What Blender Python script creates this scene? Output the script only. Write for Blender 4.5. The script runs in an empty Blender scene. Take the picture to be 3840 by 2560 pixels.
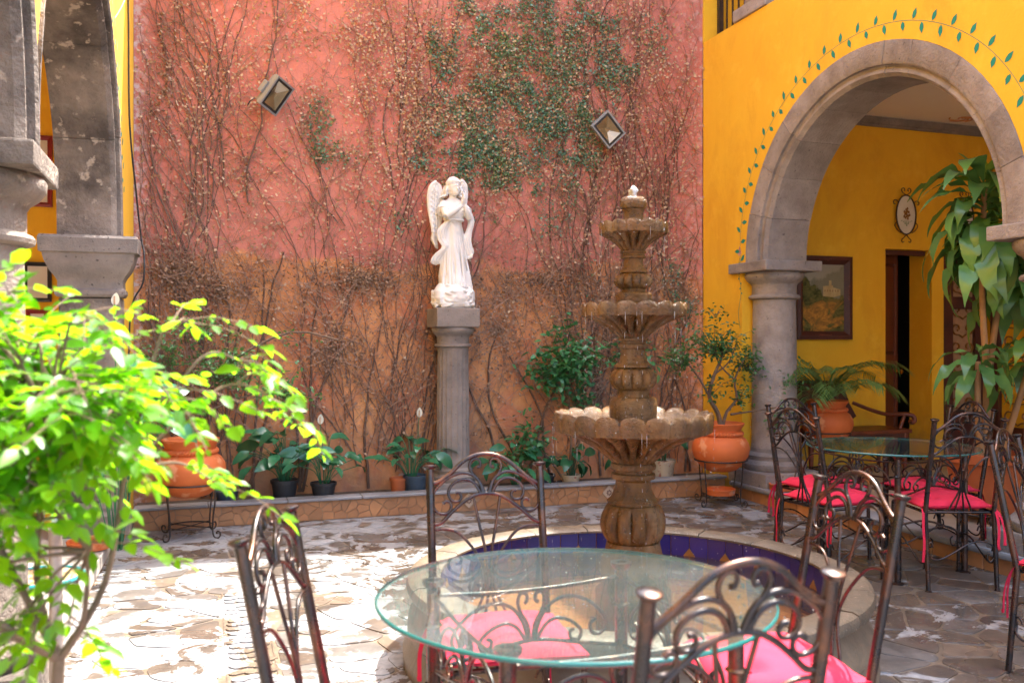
import bpy, bmesh, math, random
from math import sin, cos, pi, radians as R, atan2, sqrt, hypot
from mathutils import Vector, Matrix, noise as mn
rnd = random.Random(7)
S = bpy.context.scene
COL = S.collection

# ------------------------------------------------------------------ camera, sky, sun, exposure
cd = bpy.data.cameras.new('camera'); cam = bpy.data.objects.new('camera', cd); COL.objects.link(cam)
cam.location = (0, 0, 1.40); cam.rotation_euler = (R(90), 0, R(-18.9))
cd.sensor_width = 36; cd.lens = 31.5; cd.clip_start = .05; cd.clip_end = 2000
cd.dof.use_dof = True; cd.dof.focus_distance = 5.0; cd.dof.aperture_fstop = 3.1
S.camera = cam
SUN = Vector((.44, .25, 1)).normalized()
W = bpy.data.worlds.new('World'); S.world = W; W.use_nodes = True
wn = W.node_tree; bg = wn.nodes['Background']; sky = wn.nodes.new('ShaderNodeTexSky')
sky.sky_type = 'NISHITA'; sky.sun_disc = False
sky.sun_elevation = math.asin(SUN.z); sky.sun_rotation = atan2(SUN.x, SUN.y)
sky.dust_density = 4.0; sky.air_density = .8
wn.links.new(sky.outputs[0], bg.inputs[0]); bg.inputs[1].default_value = .15
sl = bpy.data.lights.new('sun', 'SUN'); sl.energy = 2.0; sl.angle = R(.6); sl.color = (1, .95, .86)
so = bpy.data.objects.new('sun', sl); COL.objects.link(so); so.rotation_euler = SUN.to_track_quat('Z', 'Y').to_euler()
S.view_settings.view_transform = 'Standard'; S.view_settings.look = 'None'
S.view_settings.exposure = 3.12; S.view_settings.gamma = 1; S.view_settings.use_curve_mapping = False
S.cycles.max_bounces = 10; S.cycles.diffuse_bounces = 5; S.cycles.glossy_bounces = 4
S.cycles.transmission_bounces = 8; S.cycles.transparent_max_bounces = 24
S.cycles.caustics_reflective = False; S.cycles.caustics_refractive = False
S.cycles.sample_clamp_indirect = 6
S.cycles.use_denoising = True

# ------------------------------------------------------------------ materials
class NT:
    def __init__(s, name):
        s.m = bpy.data.materials.new(name); s.m.use_nodes = True; s.t = s.m.node_tree
        s.p = s.t.nodes['Principled BSDF']; s.out = s.t.nodes['Material Output']
        s.tc = s.n('ShaderNodeTexCoord').outputs['Object']
    def n(s, typ, **kw):
        x = s.t.nodes.new(typ)
        for k, v in kw.items(): setattr(x, k, v)
        return x
    def l(s, a, b): s.t.links.new(a, b)
    def set(s, sock, v):
        if hasattr(v, 'is_output') or isinstance(v, bpy.types.NodeSocket): s.l(v, sock)
        else: sock.default_value = v
    def noise(s, scale, det=6, rough=.6, vec=None, dist=0, out=0):
        x = s.n('ShaderNodeTexNoise'); s.l(vec or s.tc, x.inputs['Vector'])
        x.inputs['Scale'].default_value = scale; x.inputs['Detail'].default_value = det
        x.inputs['Roughness'].default_value = rough; x.inputs['Distortion'].default_value = dist
        return x.outputs[out]
    def vor(s, scale, feat='F1', vec=None):
        x = s.n('ShaderNodeTexVoronoi', feature=feat); s.l(vec or s.tc, x.inputs['Vector'])
        x.inputs['Scale'].default_value = scale
        return x.outputs['Distance']
    def ramp(s, f, a, b, va=0., vb=1.):
        x = s.n('ShaderNodeMapRange'); s.l(f, x.inputs['Value'])
        for k, v in zip((1, 2, 3, 4), (a, b, va, vb)): x.inputs[k].default_value = v
        x.clamp = True
        return x.outputs[0]
    def mix(s, f, a, b, bt='MIX'):
        x = s.n('ShaderNodeMix', data_type='RGBA', blend_type=bt)
        s.set(x.inputs[0], f)
        for i, v in ((6, a), (7, b)):
            if isinstance(v, tuple): v = v if len(v) == 4 else v + (1,)
            s.set(x.inputs[i], v)
        return x.outputs[2]
    def math(s, op, a, b=0.):
        x = s.n('ShaderNodeMath', operation=op); s.set(x.inputs[0], a); s.set(x.inputs[1], b)
        return x.outputs[0]
    def scale(s, v3):
        x = s.n('ShaderNodeMapping'); s.l(s.tc, x.inputs[0]); x.inputs['Scale'].default_value = v3
        return x.outputs[0]
    def sep(s):
        x = s.n('ShaderNodeSeparateXYZ'); s.l(s.tc, x.inputs[0]); return x.outputs
    def rand(s): return s.n('ShaderNodeObjectInfo').outputs['Random']
    def bump(s, h, st=.3, d=.01):
        x = s.n('ShaderNodeBump'); x.inputs['Strength'].default_value = st; x.inputs['Distance'].default_value = d
        s.l(h, x.inputs['Height']); s.l(x.outputs[0], s.p.inputs['Normal']); return x
    def col(s, v): s.set(s.p.inputs['Base Color'], v if not isinstance(v, tuple) or len(v) == 4 else v + (1,))
    def rough(s, v): s.set(s.p.inputs['Roughness'], v)
    def spec(s, v): s.p.inputs['Specular IOR Level'].default_value = v
    def metal(s, v): s.p.inputs['Metallic'].default_value = v

M = {}
def mk(name, c1, c2, sc=8, rough=.8, bump=.2, bd=.01, bsc=None, det=8, metal=0, spec=.5, speck=None, lo=.3, hi=.7, rv=0):
    n = NT(name); f = n.noise(sc, det); c = n.mix(n.ramp(f, lo, hi), c1, c2)
    if speck:
        g = n.noise(speck[0], 3); c = n.mix(n.ramp(g, speck[1], speck[1] + .08), c, speck[2])
    if rv:
        r = n.ramp(n.rand(), 0, 1, 1 - rv, 1 + rv)
        hs = n.n('ShaderNodeHueSaturation'); n.l(c, hs.inputs['Color']); n.l(r, hs.inputs['Value']); c = hs.outputs[0]
    n.col(c); n.rough(rough); n.metal(metal); n.spec(spec)
    if bump: n.bump(n.noise(bsc or sc * 4, 6), bump, bd)
    M[name] = n.m
    return n
def leafmat(name, c1, c2, tr, trc, rough=.4, sc=6, rv=.3):
    n = NT(name); c = n.mix(n.ramp(n.noise(sc, 3), .3, .7), c1, c2)
    hs = n.n('ShaderNodeHueSaturation'); n.l(c, hs.inputs['Color']); n.l(n.ramp(n.rand(), 0, 1, 1 - rv, 1 + rv), hs.inputs['Value'])
    n.col(hs.outputs[0]); n.rough(rough)
    if tr:
        t = n.n('ShaderNodeBsdfTranslucent'); t.inputs[0].default_value = trc + (1,)
        m = n.n('ShaderNodeMixShader'); m.inputs[0].default_value = tr
        n.l(n.p.outputs[0], m.inputs[1]); n.l(t.outputs[0], m.inputs[2]); n.l(m.outputs[0], n.out.inputs[0])
    M[name] = n.m

mk('yellow', (.79, .40, .022), (.72, .33, .014), 1.3, .85, .25, .004, 40, speck=None)
n = NT('yellow_wall'); g = n.noise(1.1, 8); h = n.noise(9, 6, .7, n.scale((3, 3, .5)))
c = n.mix(n.ramp(g, .3, .7), (.82, .47, .022), (.77, .40, .014)); c = n.mix(n.ramp(h, .55, .8, 0, .35), c, (.82, .46, .05))
z = n.sep()[2]; st = n.noise(2.3, 9, .7, n.scale((1, 1, .5)), .6); c = n.mix(n.ramp(st, .50, .70, 0, .5), c, (.62, .27, .010)); c = n.mix(n.ramp(n.noise(3.7, 8, .7), .54, .72, 0, .5), c, (.90, .58, .05)); c = n.mix(n.math('MULTIPLY', n.ramp(n.noise(5, 7, .7), .4, .6), n.ramp(z, .75, .15, 0, .6)), c, (.42, .24, .07))
n.col(c); n.rough(.85); n.bump(n.noise(55, 5), .25, .006); M['yellow'] = n.m
mk('cream', (.70, .64, .54), (.62, .55, .45), 2, .9, .1)
mk('ceil', (.86, .85, .82), (.82, .80, .76), 1.2, .9, .1)
n = mk('stone', (.30, .25, .215), (.165, .14, .125), 5, .88, .5, .012, 60, det=10, speck=(38, .64, (.07, .06, .055)))
mk('stone_pale', (.36, .305, .265), (.20, .165, .145), 6, .88, .8, .014, 45, det=10, speck=(30, .66, (.1, .085, .075)), rv=.13)
mk('stone_old', (.31, .25, .20), (.075, .06, .05), 2.6, .9, .9, .022, 38, lo=.36, hi=.64, det=12, speck=(13, .60, (.40, .33, .26)), rv=.12)
mk('kerb', (.30, .29, .29), (.20, .195, .20), 4, .6, .3, .006, 40)
mk('gallery', (.46, .42, .37), (.34, .31, .28), 2, .55, .15, .004)
mk('corr_floor', (.45, .36, .27), (.36, .28, .20), 2, .4, .1, .004)
mk('soil', (.06, .04, .028), (.12, .085, .055), 20, .95, .8, .02)
mk('ground', (.2, .17, .14), (.14, .12, .10), 2, .9, .2)
def flag(name, a, b, film):
    n = NT(name); w = n.n('ShaderNodeNewGeometry').outputs['Position']
    f = n.noise(9, 10, .62, w, .6); c = n.mix(n.ramp(f, .35, .68), a, b)
    fm = n.noise(3.1, 9, .66, w, .9); sx = n.n('ShaderNodeSeparateXYZ'); n.l(w, sx.inputs[0]); fm = n.math('ADD', fm, n.ramp(sx.outputs[0], 1.9, .9, 0, .04)); fm = n.math('SUBTRACT', fm, n.math('MULTIPLY', n.ramp(sx.outputs[0], 2.4, 3.1, 0, .075), n.ramp(sx.outputs[1], 5.6, 4.6)))
    fm = n.math('ADD', fm, n.math('MULTIPLY', n.math('SUBTRACT', n.noise(17, 8, .7, w), .5), .16)); k = n.ramp(fm, film - .012, film + .018)
    c = n.mix(k, c, n.mix(n.ramp(n.noise(23, 6, .65, w), .35, .65), (.30, .298, .30), (.20, .20, .207))); g = n.noise(42, 3, .6, w); c = n.mix(n.ramp(g, .64, .72, 0, .5), c, (.34, .31, .28))
    n.col(c); wet = n.noise(1.3, 4, .5, w)
    n.rough(n.math('ADD', n.ramp(k, 0, 1, .0, .28), n.ramp(wet, .4, .62, .16, .46)))
    n.bump(n.noise(14, 8, .6, w), .25, .008); M[name] = n.m
flag('flag_brown', (.125, .098, .076), (.068, .056, .049), .525)
flag('flag_dark', (.062, .052, .047), (.11, .082, .06), .525)
flag('flag_tan', (.19, .145, .105), (.11, .086, .069), .525)
flag('flag_grey', (.15, .13, .115), (.085, .078, .072), .525)
flag('mortar', (.20, .155, .11), (.12, .095, .072), .52)
mk('pebble', (.36, .34, .31), (.25, .23, .21), 6, .6, .2, rv=.3)
mk('terracotta', (.68, .165, .036), (.52, .108, .024), 3, .68, .2, .004, 60, rv=.06, speck=(6, .59, (.72, .29, .13)))
mk('terracotta_dull', (.50, .13, .04), (.38, .095, .03), 5, .75, .2, .003, 40)
mk('tan_tile', (.50, .235, .095), (.38, .17, .07), 7, .5, .3, .004, 40, rv=.16)
mk('tan_grout', (.42, .245, .13), (.32, .18, .10), 20, .9, .4)
mk('deco_tile', (.55, .42, .30), (.45, .34, .24), 10, .35, .1)
mk('deco_dark', (.10, .03, .02), (.05, .02, .02), 10, .4, 0)
mk('blue_tile', (.019, .018, .165), (.012, .012, .10), 9, .22, .1, .002, 30, rv=.22)
mk('gold_tile', (.30, .13, .025), (.16, .065, .014), 30, .35, .3, .003)
mk('coping', (.165, .125, .082), (.08, .063, .045), 7, .42, .7, .01, 70, speck=(60, .64, (.42, .35, .25)), rv=.08)
mk('basin_stone', (.23, .17, .11), (.10, .078, .055), 5, .45, .5, .008, 50)
n = NT('wet_stone'); f = n.noise(11, 10, .62); v = n.noise(4.5, 6, .6, n.scale((2.2, 2.2, .35)))
c = n.mix(n.ramp(f, .3, .7), (.19, .085, .015), (.062, .030, .008)); c = n.mix(n.ramp(v, .48, .7, 0, .45), c, (.33, .22, .11))
c = n.mix(n.ramp(n.noise(3.2, 7, .6), .52, .68, 0, .65), c, (.055, .030, .010)); c = n.mix(n.ramp(n.noise(45, 4), .58, .68, 0, .8), c, (.035, .02, .008))
n.col(c); n.rough(n.ramp(n.noise(22, 4), .35, .65, .05, .28)); n.bump(n.math('ADD', n.noise(85, 6, .7), n.math('MULTIPLY', n.noise(24, 6, .6), .8)), .9, .012); M['wet_stone'] = n.m
n = mk('statue', (.76, .745, .715), (.66, .63, .585), 5, .62, .25, .004, 60)
n = NT('iron_bronze'); f = n.noise(16, 8, .6, n.scale((1, 1, .5))); c = n.mix(n.ramp(f, .45, .68), (.042, .037, .037), (.15, .07, .042))
n.col(c); n.metal(.75); n.rough(n.ramp(n.noise(30, 4), .3, .7, .2, .42)); n.bump(n.noise(120, 3), .12, .002); M['bronze'] = n.m
mk('iron', (.035, .031, .031), (.085, .055, .04), 18, .45, .15, .002, 90, metal=.55)
mk('pink', (.66, .014, .058), (.54, .009, .04), 4, .85, .35, .003, 220)
mk('wood_dark', (.095, .024, .014), (.05, .014, .009), 6, .55, .2, .003, 40)
mk('wood_red', (.20, .045, .018), (.11, .026, .012), 6, .42, .2, .003, 40)
mk('brass', (.8, .5, .14), (.7, .42, .1), 4, .25, 0, metal=1)
mk('black', (.012, .011, .011), (.02, .018, .018), 3, .6, 0)
mk('chrome', (.6, .6, .6), (.5, .5, .5), 3, .16, 0, metal=1)
mk('pipe', (.22, .15, .12), (.34, .31, .29), 9, .5, .2, metal=.3)
mk('lamp_grey', (.27, .275, .28), (.22, .225, .23), 6, .5, 0)
mk('lamp_rim', (.02, .02, .022), (.015, .015, .016), 5, .4, 0)
mk('lamp_in', (.38, .30, .17), (.30, .24, .14), 9, .3, .3, .004, 220, metal=.6)
mk('lamp_in_pale', (.78, .75, .66), (.7, .67, .58), 9, .5, 0)
mk('white', (.8, .8, .78), (.74, .74, .72), 5, .6, 0)
mk('paper', (.7, .66, .58), (.6, .56, .48), 6, .8, 0)
mk('house_paint', (.56, .42, .20), (.42, .29, .12), 14, .9, 0, spec=.1)
mk('redframe', (.28, .02, .018), (.2, .016, .014), 6, .4, 0)
mk('greenpaint', (.012, .24, .16), (.010, .19, .13), 9, .8, 0)
mk('pinkpaint', (.75, .38, .33), (.7, .33, .28), 9, .8, 0)
mk('pot_black', (.018, .019, .022), (.03, .031, .035), 6, .5, 0)
mk('pot_blue', (.03, .055, .085), (.045, .07, .1), 6, .45, 0)
n = mk('pot_pattern', (.52, .42, .28), (.42, .33, .22), 5, .4, 0, speck=(22, .60, (.28, .07, .04)))
mk('wicker', (.62, .42, .22), (.42, .26, .12), 40, .7, .5, .004, 80)
mk('teal', (.04, .33, .36), (.03, .27, .3), 5, .3, 0)
mk('bark', (.20, .13, .085), (.10, .065, .042), 14, .9, .5, .006, 40)
mk('cane', (.42, .24, .11), (.28, .15, .07), 10, .8, .5, .006, 30)
mk('vine_stem', (.17, .10, .066), (.095, .055, .038), 9, .9, .3)
mk('vine_twig', (.38, .225, .15), (.22, .125, .08), 3, .9, 0)
leafmat('dry_leaf', (.62, .46, .30), (.34, .18, .10), .15, (.4, .25, .12), .75, 3, .3)
leafmat('dead_leaf', (.34, .215, .135), (.18, .105, .07), 0, None, .85, 3, .3)
leafmat('ivy_leaf', (.095, .23, .165), (.15, .24, .11), .2, (.08, .16, .03), .38, 2.2, .3)
leafmat('shrub_leaf', (.095, .24, .075), (.06, .17, .06), .3, (.10, .26, .04), .4, 5, .3)
leafmat('bush_leaf', (.040, .17, .085), (.07, .25, .07), .25, (.07, .22, .05), .35, 5, .3)
leafmat('lily_leaf', (.028, .13, .062), (.042, .18, .075), .18, (.05, .17, .05), .26, 7, .3)
leafmat('drac_leaf', (.09, .235, .085), (.165, .345, .07), .2, (.16, .32, .04), .24, 4, .3)
leafmat('drac_young', (.20, .34, .05), (.16, .30, .04), .3, (.25, .4, .05), .35, 4, .15)
leafmat('palm_leaf', (.13, .27, .07), (.19, .33, .09), .25, (.12, .22, .05), .4, 3, .2)
leafmat('sun_leaf', (.085, .29, .008), (.045, .19, .010), .55, (.33, .72, .008), .34, 8, .4)
leafmat('sun_leaf_old', (.30, .30, .03), (.13, .26, .02), .5, (.6, .66, .03), .4, 8, .3)
leafmat('petal', (.8, .78, .66), (.74, .72, .56), .3, (.7, .68, .5), .5, 8, .05)

n = NT('red_wall'); x, y, z = n.sep(); g = n.noise(.9, 8); h = n.noise(6, 9, .68, n.scale((1, 1, .45)))
red = n.mix(n.ramp(g, .35, .68), (.58, .215, .16), (.50, .155, .115)); red = n.mix(n.ramp(h, .5, .72, 0, .5), red, (.66, .29, .21))
org = n.mix(n.ramp(h, .36, .66), (.68, .32, .125), (.54, .20, .09)); org = n.mix(n.ramp(n.noise(2.0, 7), .52, .68, 0, .75), org, (.46, .125, .075))
zz = n.math('ADD', z, n.ramp(n.noise(2.2, 7, .65), .3, .7, -.14, .14)); c = n.mix(n.ramp(zz, 2.04, 2.11), org, red)
grim = n.math('MULTIPLY', n.ramp(z, .1, 1.0, 1, 0), n.ramp(n.noise(2.4, 8, .65), .4, .66)); c = n.mix(n.math('MULTIPLY', grim, .75), c, (.16, .12, .095))
fl = n.math('MULTIPLY', n.ramp(x, -.5, -.40, 1, .0), n.ramp(n.noise(17, 8, .75), .46, .56)); c = n.mix(n.math('MULTIPLY', fl, .8), c, (.62, .53, .50))
fl = n.math('MULTIPLY', n.ramp(x, 4.2, 4.5), n.ramp(n.noise(17, 8, .75), .50, .60)); c = n.mix(n.math('MULTIPLY', fl, .6), c, (.62, .45, .40))
fl = n.math('MULTIPLY', n.ramp(z, 1.6, .5, 0, 1), n.ramp(n.noise(2.6, 9, .7, None, .5), .64, .68)); c = n.mix(fl, c, (.52, .44, .40))
n.col(c); n.rough(.9); b = n.bump(n.noise(5, 10, .62), .7, .05); M['red_wall'] = n.m

def thin_glass(name, tint, haze, hazec, ior=1.5):
    n = NT(name); t = n.t; t.nodes.remove(n.p)
    tr = n.n('ShaderNodeBsdfTransparent'); tr.inputs[0].default_value = tint + (1,)
    gl = n.n('ShaderNodeBsdfGlossy'); gl.inputs['Roughness'].default_value = .015
    df = n.n('ShaderNodeBsdfDiffuse'); df.inputs[0].default_value = hazec + (1,)
    fr = n.n('ShaderNodeLayerWeight'); fr.inputs[0].default_value = .5; f0 = ((ior - 1) / (ior + 1)) ** 2; fac = n.math('ADD', n.math('MULTIPLY', n.math('POWER', fr.outputs['Facing'], 5), 1 - f0), f0)
    m1 = n.n('ShaderNodeMixShader'); n.l(n.ramp(n.noise(3.5, 8, .7), .3, .7, haze * .5, haze * 1.5), m1.inputs[0])
    n.l(tr.outputs[0], m1.inputs[1]); n.l(df.outputs[0], m1.inputs[2])
    m2 = n.n('ShaderNodeMixShader'); n.l(fac, m2.inputs[0]); n.l(m1.outputs[0], m2.inputs[1]); n.l(gl.outputs[0], m2.inputs[2])
    n.l(m2.outputs[0], n.out.inputs[0]); M[name] = n.m
    return n, gl, fr
thin_glass('glass', (.90, .965, .955), .022, (.58, .78, .79))
thin_glass('lamp_glass', (.92, .92, .9), .02, (.5, .5, .5))
n = NT('glass_edge'); n.col((.022, .17, .16)); n.rough(.08); n.p.inputs['Transmission Weight'].default_value = .35; M['glass_edge'] = n.m
def water(name, tint, sc, st):
    n, gl, fr = thin_glass(name, tint, .03, (.5, .5, .5), 1.33)
    b = n.n('ShaderNodeBump'); b.inputs['Strength'].default_value = st; b.inputs['Distance'].default_value = .02
    n.l(n.noise(sc, 3, .5), b.inputs['Height']); n.l(b.outputs[0], gl.inputs['Normal']); n.l(b.outputs[0], fr.inputs['Normal'])
water('water', (.80, .72, .56), 22, .45)
water('bowl_water', (.85, .85, .85), 45, .8)
n = NT('spray'); n.col((.9, .93, .95)); n.rough(.05); n.p.inputs['Transmission Weight'].default_value = .55; n.p.inputs['IOR'].default_value = 1.33; M['spray'] = n.m

# ------------------------------------------------------------------ mesh helpers
def cat(pts, k=6, closed=False):
    P = [Vector(p) for p in pts]; out = []; N = len(P)
    rng = range(N if closed else N - 1)
    for i in rng:
        g = (lambda j: P[j % N]) if closed else (lambda j: P[min(max(j, 0), N - 1)])
        a, b, c, d = g(i - 1), g(i), g(i + 1), g(i + 2)
        for s in range(k):
            t = s / k
            out.append(.5 * ((2 * b) + (c - a) * t + (2 * a - 5 * b + 4 * c - d) * t * t + (3 * b - a - 3 * c + d) * t ** 3))
    if not closed: out.append(P[-1])
    return out
class MB:
    def __init__(s): s.v = []; s.f = []; s.mi = []; s.cur = 0
    def V(s, *p):
        b = len(s.v); s.v += [tuple(q) for q in p]; return b
    def F(s, *i): s.f.append(tuple(i)); s.mi.append(s.cur)
    def poly(s, pts): b = s.V(*pts); s.F(*range(b, b + len(pts)))
    def box(s, x0, y0, z0, x1, y1, z1):
        b = s.V((x0, y0, z0), (x1, y0, z0), (x1, y1, z0), (x0, y1, z0), (x0, y0, z1), (x1, y0, z1), (x1, y1, z1), (x0, y1, z1))
        for q in ((0, 3, 2, 1), (4, 5, 6, 7), (0, 1, 5, 4), (1, 2, 6, 5), (2, 3, 7, 6), (3, 0, 4, 7)): s.F(*[b + i for i in q])
        return s
    def prism(s, pts, d):           # pts 3D outline, extruded by vector d
        d = Vector(d); n = len(pts); b = s.V(*pts, *[Vector(p) + d for p in pts])
        s.F(*range(b + n - 1, b - 1, -1)); s.F(*range(b + n, b + 2 * n))
        for i in range(n): j = (i + 1) % n; s.F(b + i, b + j, b + n + j, b + n + i)
        return s
    def tube(s, pts, r, n=6, closed=False, sm=0, cap=True):
        P = cat(pts, sm, closed) if sm else [Vector(p) for p in pts]
        N = len(P); rs = r if isinstance(r, (list, tuple)) else None; up = None; rings = []
        for i in range(N):
            a = P[i - 1] if i or closed else P[0]; c = P[(i + 1) % N] if i < N - 1 or closed else P[-1]
            t = (c - a); t = t.normalized() if t.length > 1e-9 else Vector((0, 0, 1))
            if up is None:
                up = Vector((0, 0, 1)) if abs(t.z) < .9 else Vector((1, 0, 0))
            u = up - t * up.dot(t); u = u.normalized() if u.length > 1e-6 else t.orthogonal().normalized()
            up = u; w = t.cross(u)
            if rs: x = i / (N - 1) * (len(rs) - 1); k = min(int(x), len(rs) - 2); rr = rs[k] + (rs[k + 1] - rs[k]) * (x - k)
            else: rr = r
            rings.append(s.V(*[P[i] + (u * cos(2 * pi * j / n) + w * sin(2 * pi * j / n)) * rr for j in range(n)]))
        for i in range(N if closed else N - 1):
            a, b = rings[i], rings[(i + 1) % N]
            for j in range(n): k = (j + 1) % n; s.F(a + j, a + k, b + k, b + j)
        if cap and not closed:
            s.F(*[rings[0] + j for j in range(n - 1, -1, -1)]); s.F(*[rings[-1] + j for j in range(n)])
        return s
    def lathe(s, prof, n=32, c=(0, 0, 0), mod=None, cap=True):
        rings = []
        for k, (r, z) in enumerate(prof):
            ps = []
            for j in range(n):
                th = 2 * pi * j / n; rr, zz = (r, z) if mod is None else mod(k, r, z, th)
                ps.append((c[0] + rr * cos(th), c[1] + rr * sin(th), c[2] + zz))
            rings.append(s.V(*ps))
        for a, b in zip(rings, rings[1:]):
            for j in range(n): k = (j + 1) % n; s.F(a + j, a + k, b + k, b + j)
        if cap:
            if prof[0][0] > 1e-4: s.F(*[rings[0] + j for j in range(n - 1, -1, -1)])
            if prof[-1][0] > 1e-4: s.F(*[rings[-1] + j for j in range(n)])
        return s
    def ball(s, c, r, n=6, m=4, sq=(1, 1, 1)):
        for i in range(m + 1): pass
        rings = []
        for i in range(1, m):
            ph = pi * i / m
            rings.append(s.V(*[(c[0] + r * sq[0] * sin(ph) * cos(2 * pi * j / n), c[1] + r * sq[1] * sin(ph) * sin(2 * pi * j / n), c[2] + r * sq[2] * cos(ph)) for j in range(n)]))
        t = s.V((c[0], c[1], c[2] + r * sq[2])); b = s.V((c[0], c[1], c[2] - r * sq[2]))
        for j in range(n):
            k = (j + 1) % n; s.F(t, rings[0] + j, rings[0] + k); s.F(b, rings[-1] + k, rings[-1] + j)
            for a, d in zip(rings, rings[1:]): s.F(a + j, d + j, d + k, a + k)
        return s
    def mesh(s, name, mats, smooth=0, bevel=0, seg=2, fix=True):
        me = bpy.data.meshes.new(name); me.from_pydata(s.v, [], s.f)
        for m in (mats if isinstance(mats, (list, tuple)) else [mats]): me.materials.append(M[m])
        if max(s.mi, default=0): me.polygons.foreach_set('material_index', s.mi)
        if bevel or fix:
            bm = bmesh.new(); bm.from_mesh(me)
            if bevel:
                ed = [e for e in bm.edges if len(e.link_faces) == 2 and e.calc_face_angle() > .6]
                bmesh.ops.bevel(bm, geom=ed, offset=bevel, segments=seg, profile=.6, affect='EDGES', clamp_overlap=True)
            if fix and len(bm.faces) < 20000: bmesh.ops.recalc_face_normals(bm, faces=bm.faces)
            bm.to_mesh(me); bm.free()
        if smooth:
            me.shade_smooth()
            if smooth < 180: me.set_sharp_from_angle(angle=R(smooth))
        me.update()
        return me
    def build(s, name, mats, parent=None, loc=(0, 0, 0), rz=0, **kw):
        return link(name, s.mesh(name, mats, **kw), parent, loc, (0, 0, rz))
def link(name, me, parent=None, loc=(0, 0, 0), rot=(0, 0, 0), scale=None):
    o = bpy.data.objects.new(name, me); COL.objects.link(o)
    if parent: o.parent = parent
    o.location = loc; o.rotation_euler = rot
    if scale: o.scale = scale if isinstance(scale, (tuple, list)) else (scale,) * 3
    return o
def tag(o, label=None, catg=None, group=None, kind=None):
    if label: o['label'] = label
    if catg: o['category'] = catg
    if group: o['group'] = group
    if kind: o['kind'] = kind
    return o
def thing(name, label, catg, loc=(0, 0, 0), rz=0, group=None):
    o = bpy.data.objects.new(name, None); COL.objects.link(o); o.empty_display_size = .1
    o.location = loc; o.rotation_euler = (0, 0, rz)
    return tag(o, label, catg, group)
def struct(o): o['kind'] = 'structure'; return o
def stuff(o): o['kind'] = 'stuff'; return o
def copy_tree(o, parent=None):
    c = o.copy(); COL.objects.link(c)
    if parent: c.parent = parent
    for ch in list(o.children): copy_tree(ch, c)
    return c
def dup(o, loc, rz=0, label=None, group=None):
    c = copy_tree(o); c.location = loc; c.rotation_euler = (0, 0, rz)
    if label: c['label'] = label
    if group: c['group'] = group
    return c
# ------------------------------------------------------------------ voronoi pieces
def clip(poly, a, b, c):          # keep a*x+b*y<=c
    out = []
    for i in range(len(poly)):
        p, q = poly[i], poly[(i + 1) % len(poly)]
        dp, dq = a * p[0] + b * p[1] - c, a * q[0] + b * q[1] - c
        if dp <= 0: out.append(p)
        if dp * dq < 0: t = dp / (dp - dq); out.append((p[0] + (q[0] - p[0]) * t, p[1] + (q[1] - p[1]) * t))
    return out
def cells(pts, box, rad):
    x0, y0, x1, y1 = box; res = []
    for i, p in enumerate(pts):
        poly = [(x0, y0), (x1, y0), (x1, y1), (x0, y1)]
        for j, q in enumerate(pts):
            if i == j or abs(p[0] - q[0]) > rad or abs(p[1] - q[1]) > rad: continue
            a, b = q[0] - p[0], q[1] - p[1]
            poly = clip(poly, a, b, a * (p[0] + q[0]) / 2 + b * (p[1] + q[1]) / 2)
            if len(poly) < 3: break
        res.append(poly)
    return res
def inset(poly, g):
    cx = sum(p[0] for p in poly) / len(poly); cy = sum(p[1] for p in poly) / len(poly); out = poly
    for i in range(len(poly)):
        p, q = poly[i], poly[(i + 1) % len(poly)]; dx, dy = q[0] - p[0], q[1] - p[1]; L = hypot(dx, dy)
        if L < 1e-6: continue
        nx, ny = dy / L, -dx / L
        if nx * (cx - p[0]) + ny * (cy - p[1]) > 0: nx, ny = -nx, -ny
        out = clip(out, nx, ny, nx * p[0] + ny * p[1] - g)
        if len(out) < 3: return []
    return out
def rough_outline(poly, step, amp, rr):
    out = []
    for i in range(len(poly)):
        p, q = poly[i], poly[(i + 1) % len(poly)]; L = hypot(q[0] - p[0], q[1] - p[1]); k = max(1, int(L / step))
        for s in range(k):
            t = s / k; x, y = p[0] + (q[0] - p[0]) * t, p[1] + (q[1] - p[1]) * t
            v = mn.noise_vector(Vector((x * 6, y * 6, 3.3))); out.append((x + v.x * amp + rr.uniform(-.3, .3) * amp, y + v.y * amp + rr.uniform(-.3, .3) * amp))
    cx = sum(p[0] for p in out) / len(out); cy = sum(p[1] for p in out) / len(out)
    out2 = []
    for i in range(len(out)):         # soften corners
        a, b, c = out[i - 1], out[i], out[(i + 1) % len(out)]
        out2.append(((a[0] + 2 * b[0] + c[0]) / 4, (a[1] + 2 * b[1] + c[1]) / 4))
    return out2, cx, cy
def slab_piece(out, cx, cy, h, bev):
    m = MB(); n = len(out)
    b = m.V(*[(x - cx, y - cy, -.01) for x, y in out]); c = m.V(*[(x - cx, y - cy, h - bev) for x, y in out])
    d = m.V(*[((x - cx) * (1 - bev * 6), (y - cy) * (1 - bev * 6), h) for x, y in out])
    for i in range(n):
        j = (i + 1) % n; m.F(b + i, b + j, c + j, c + i); m.F(c + i, c + j, d + j, d + i)
    m.F(*range(d, d + n)); return m

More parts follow.
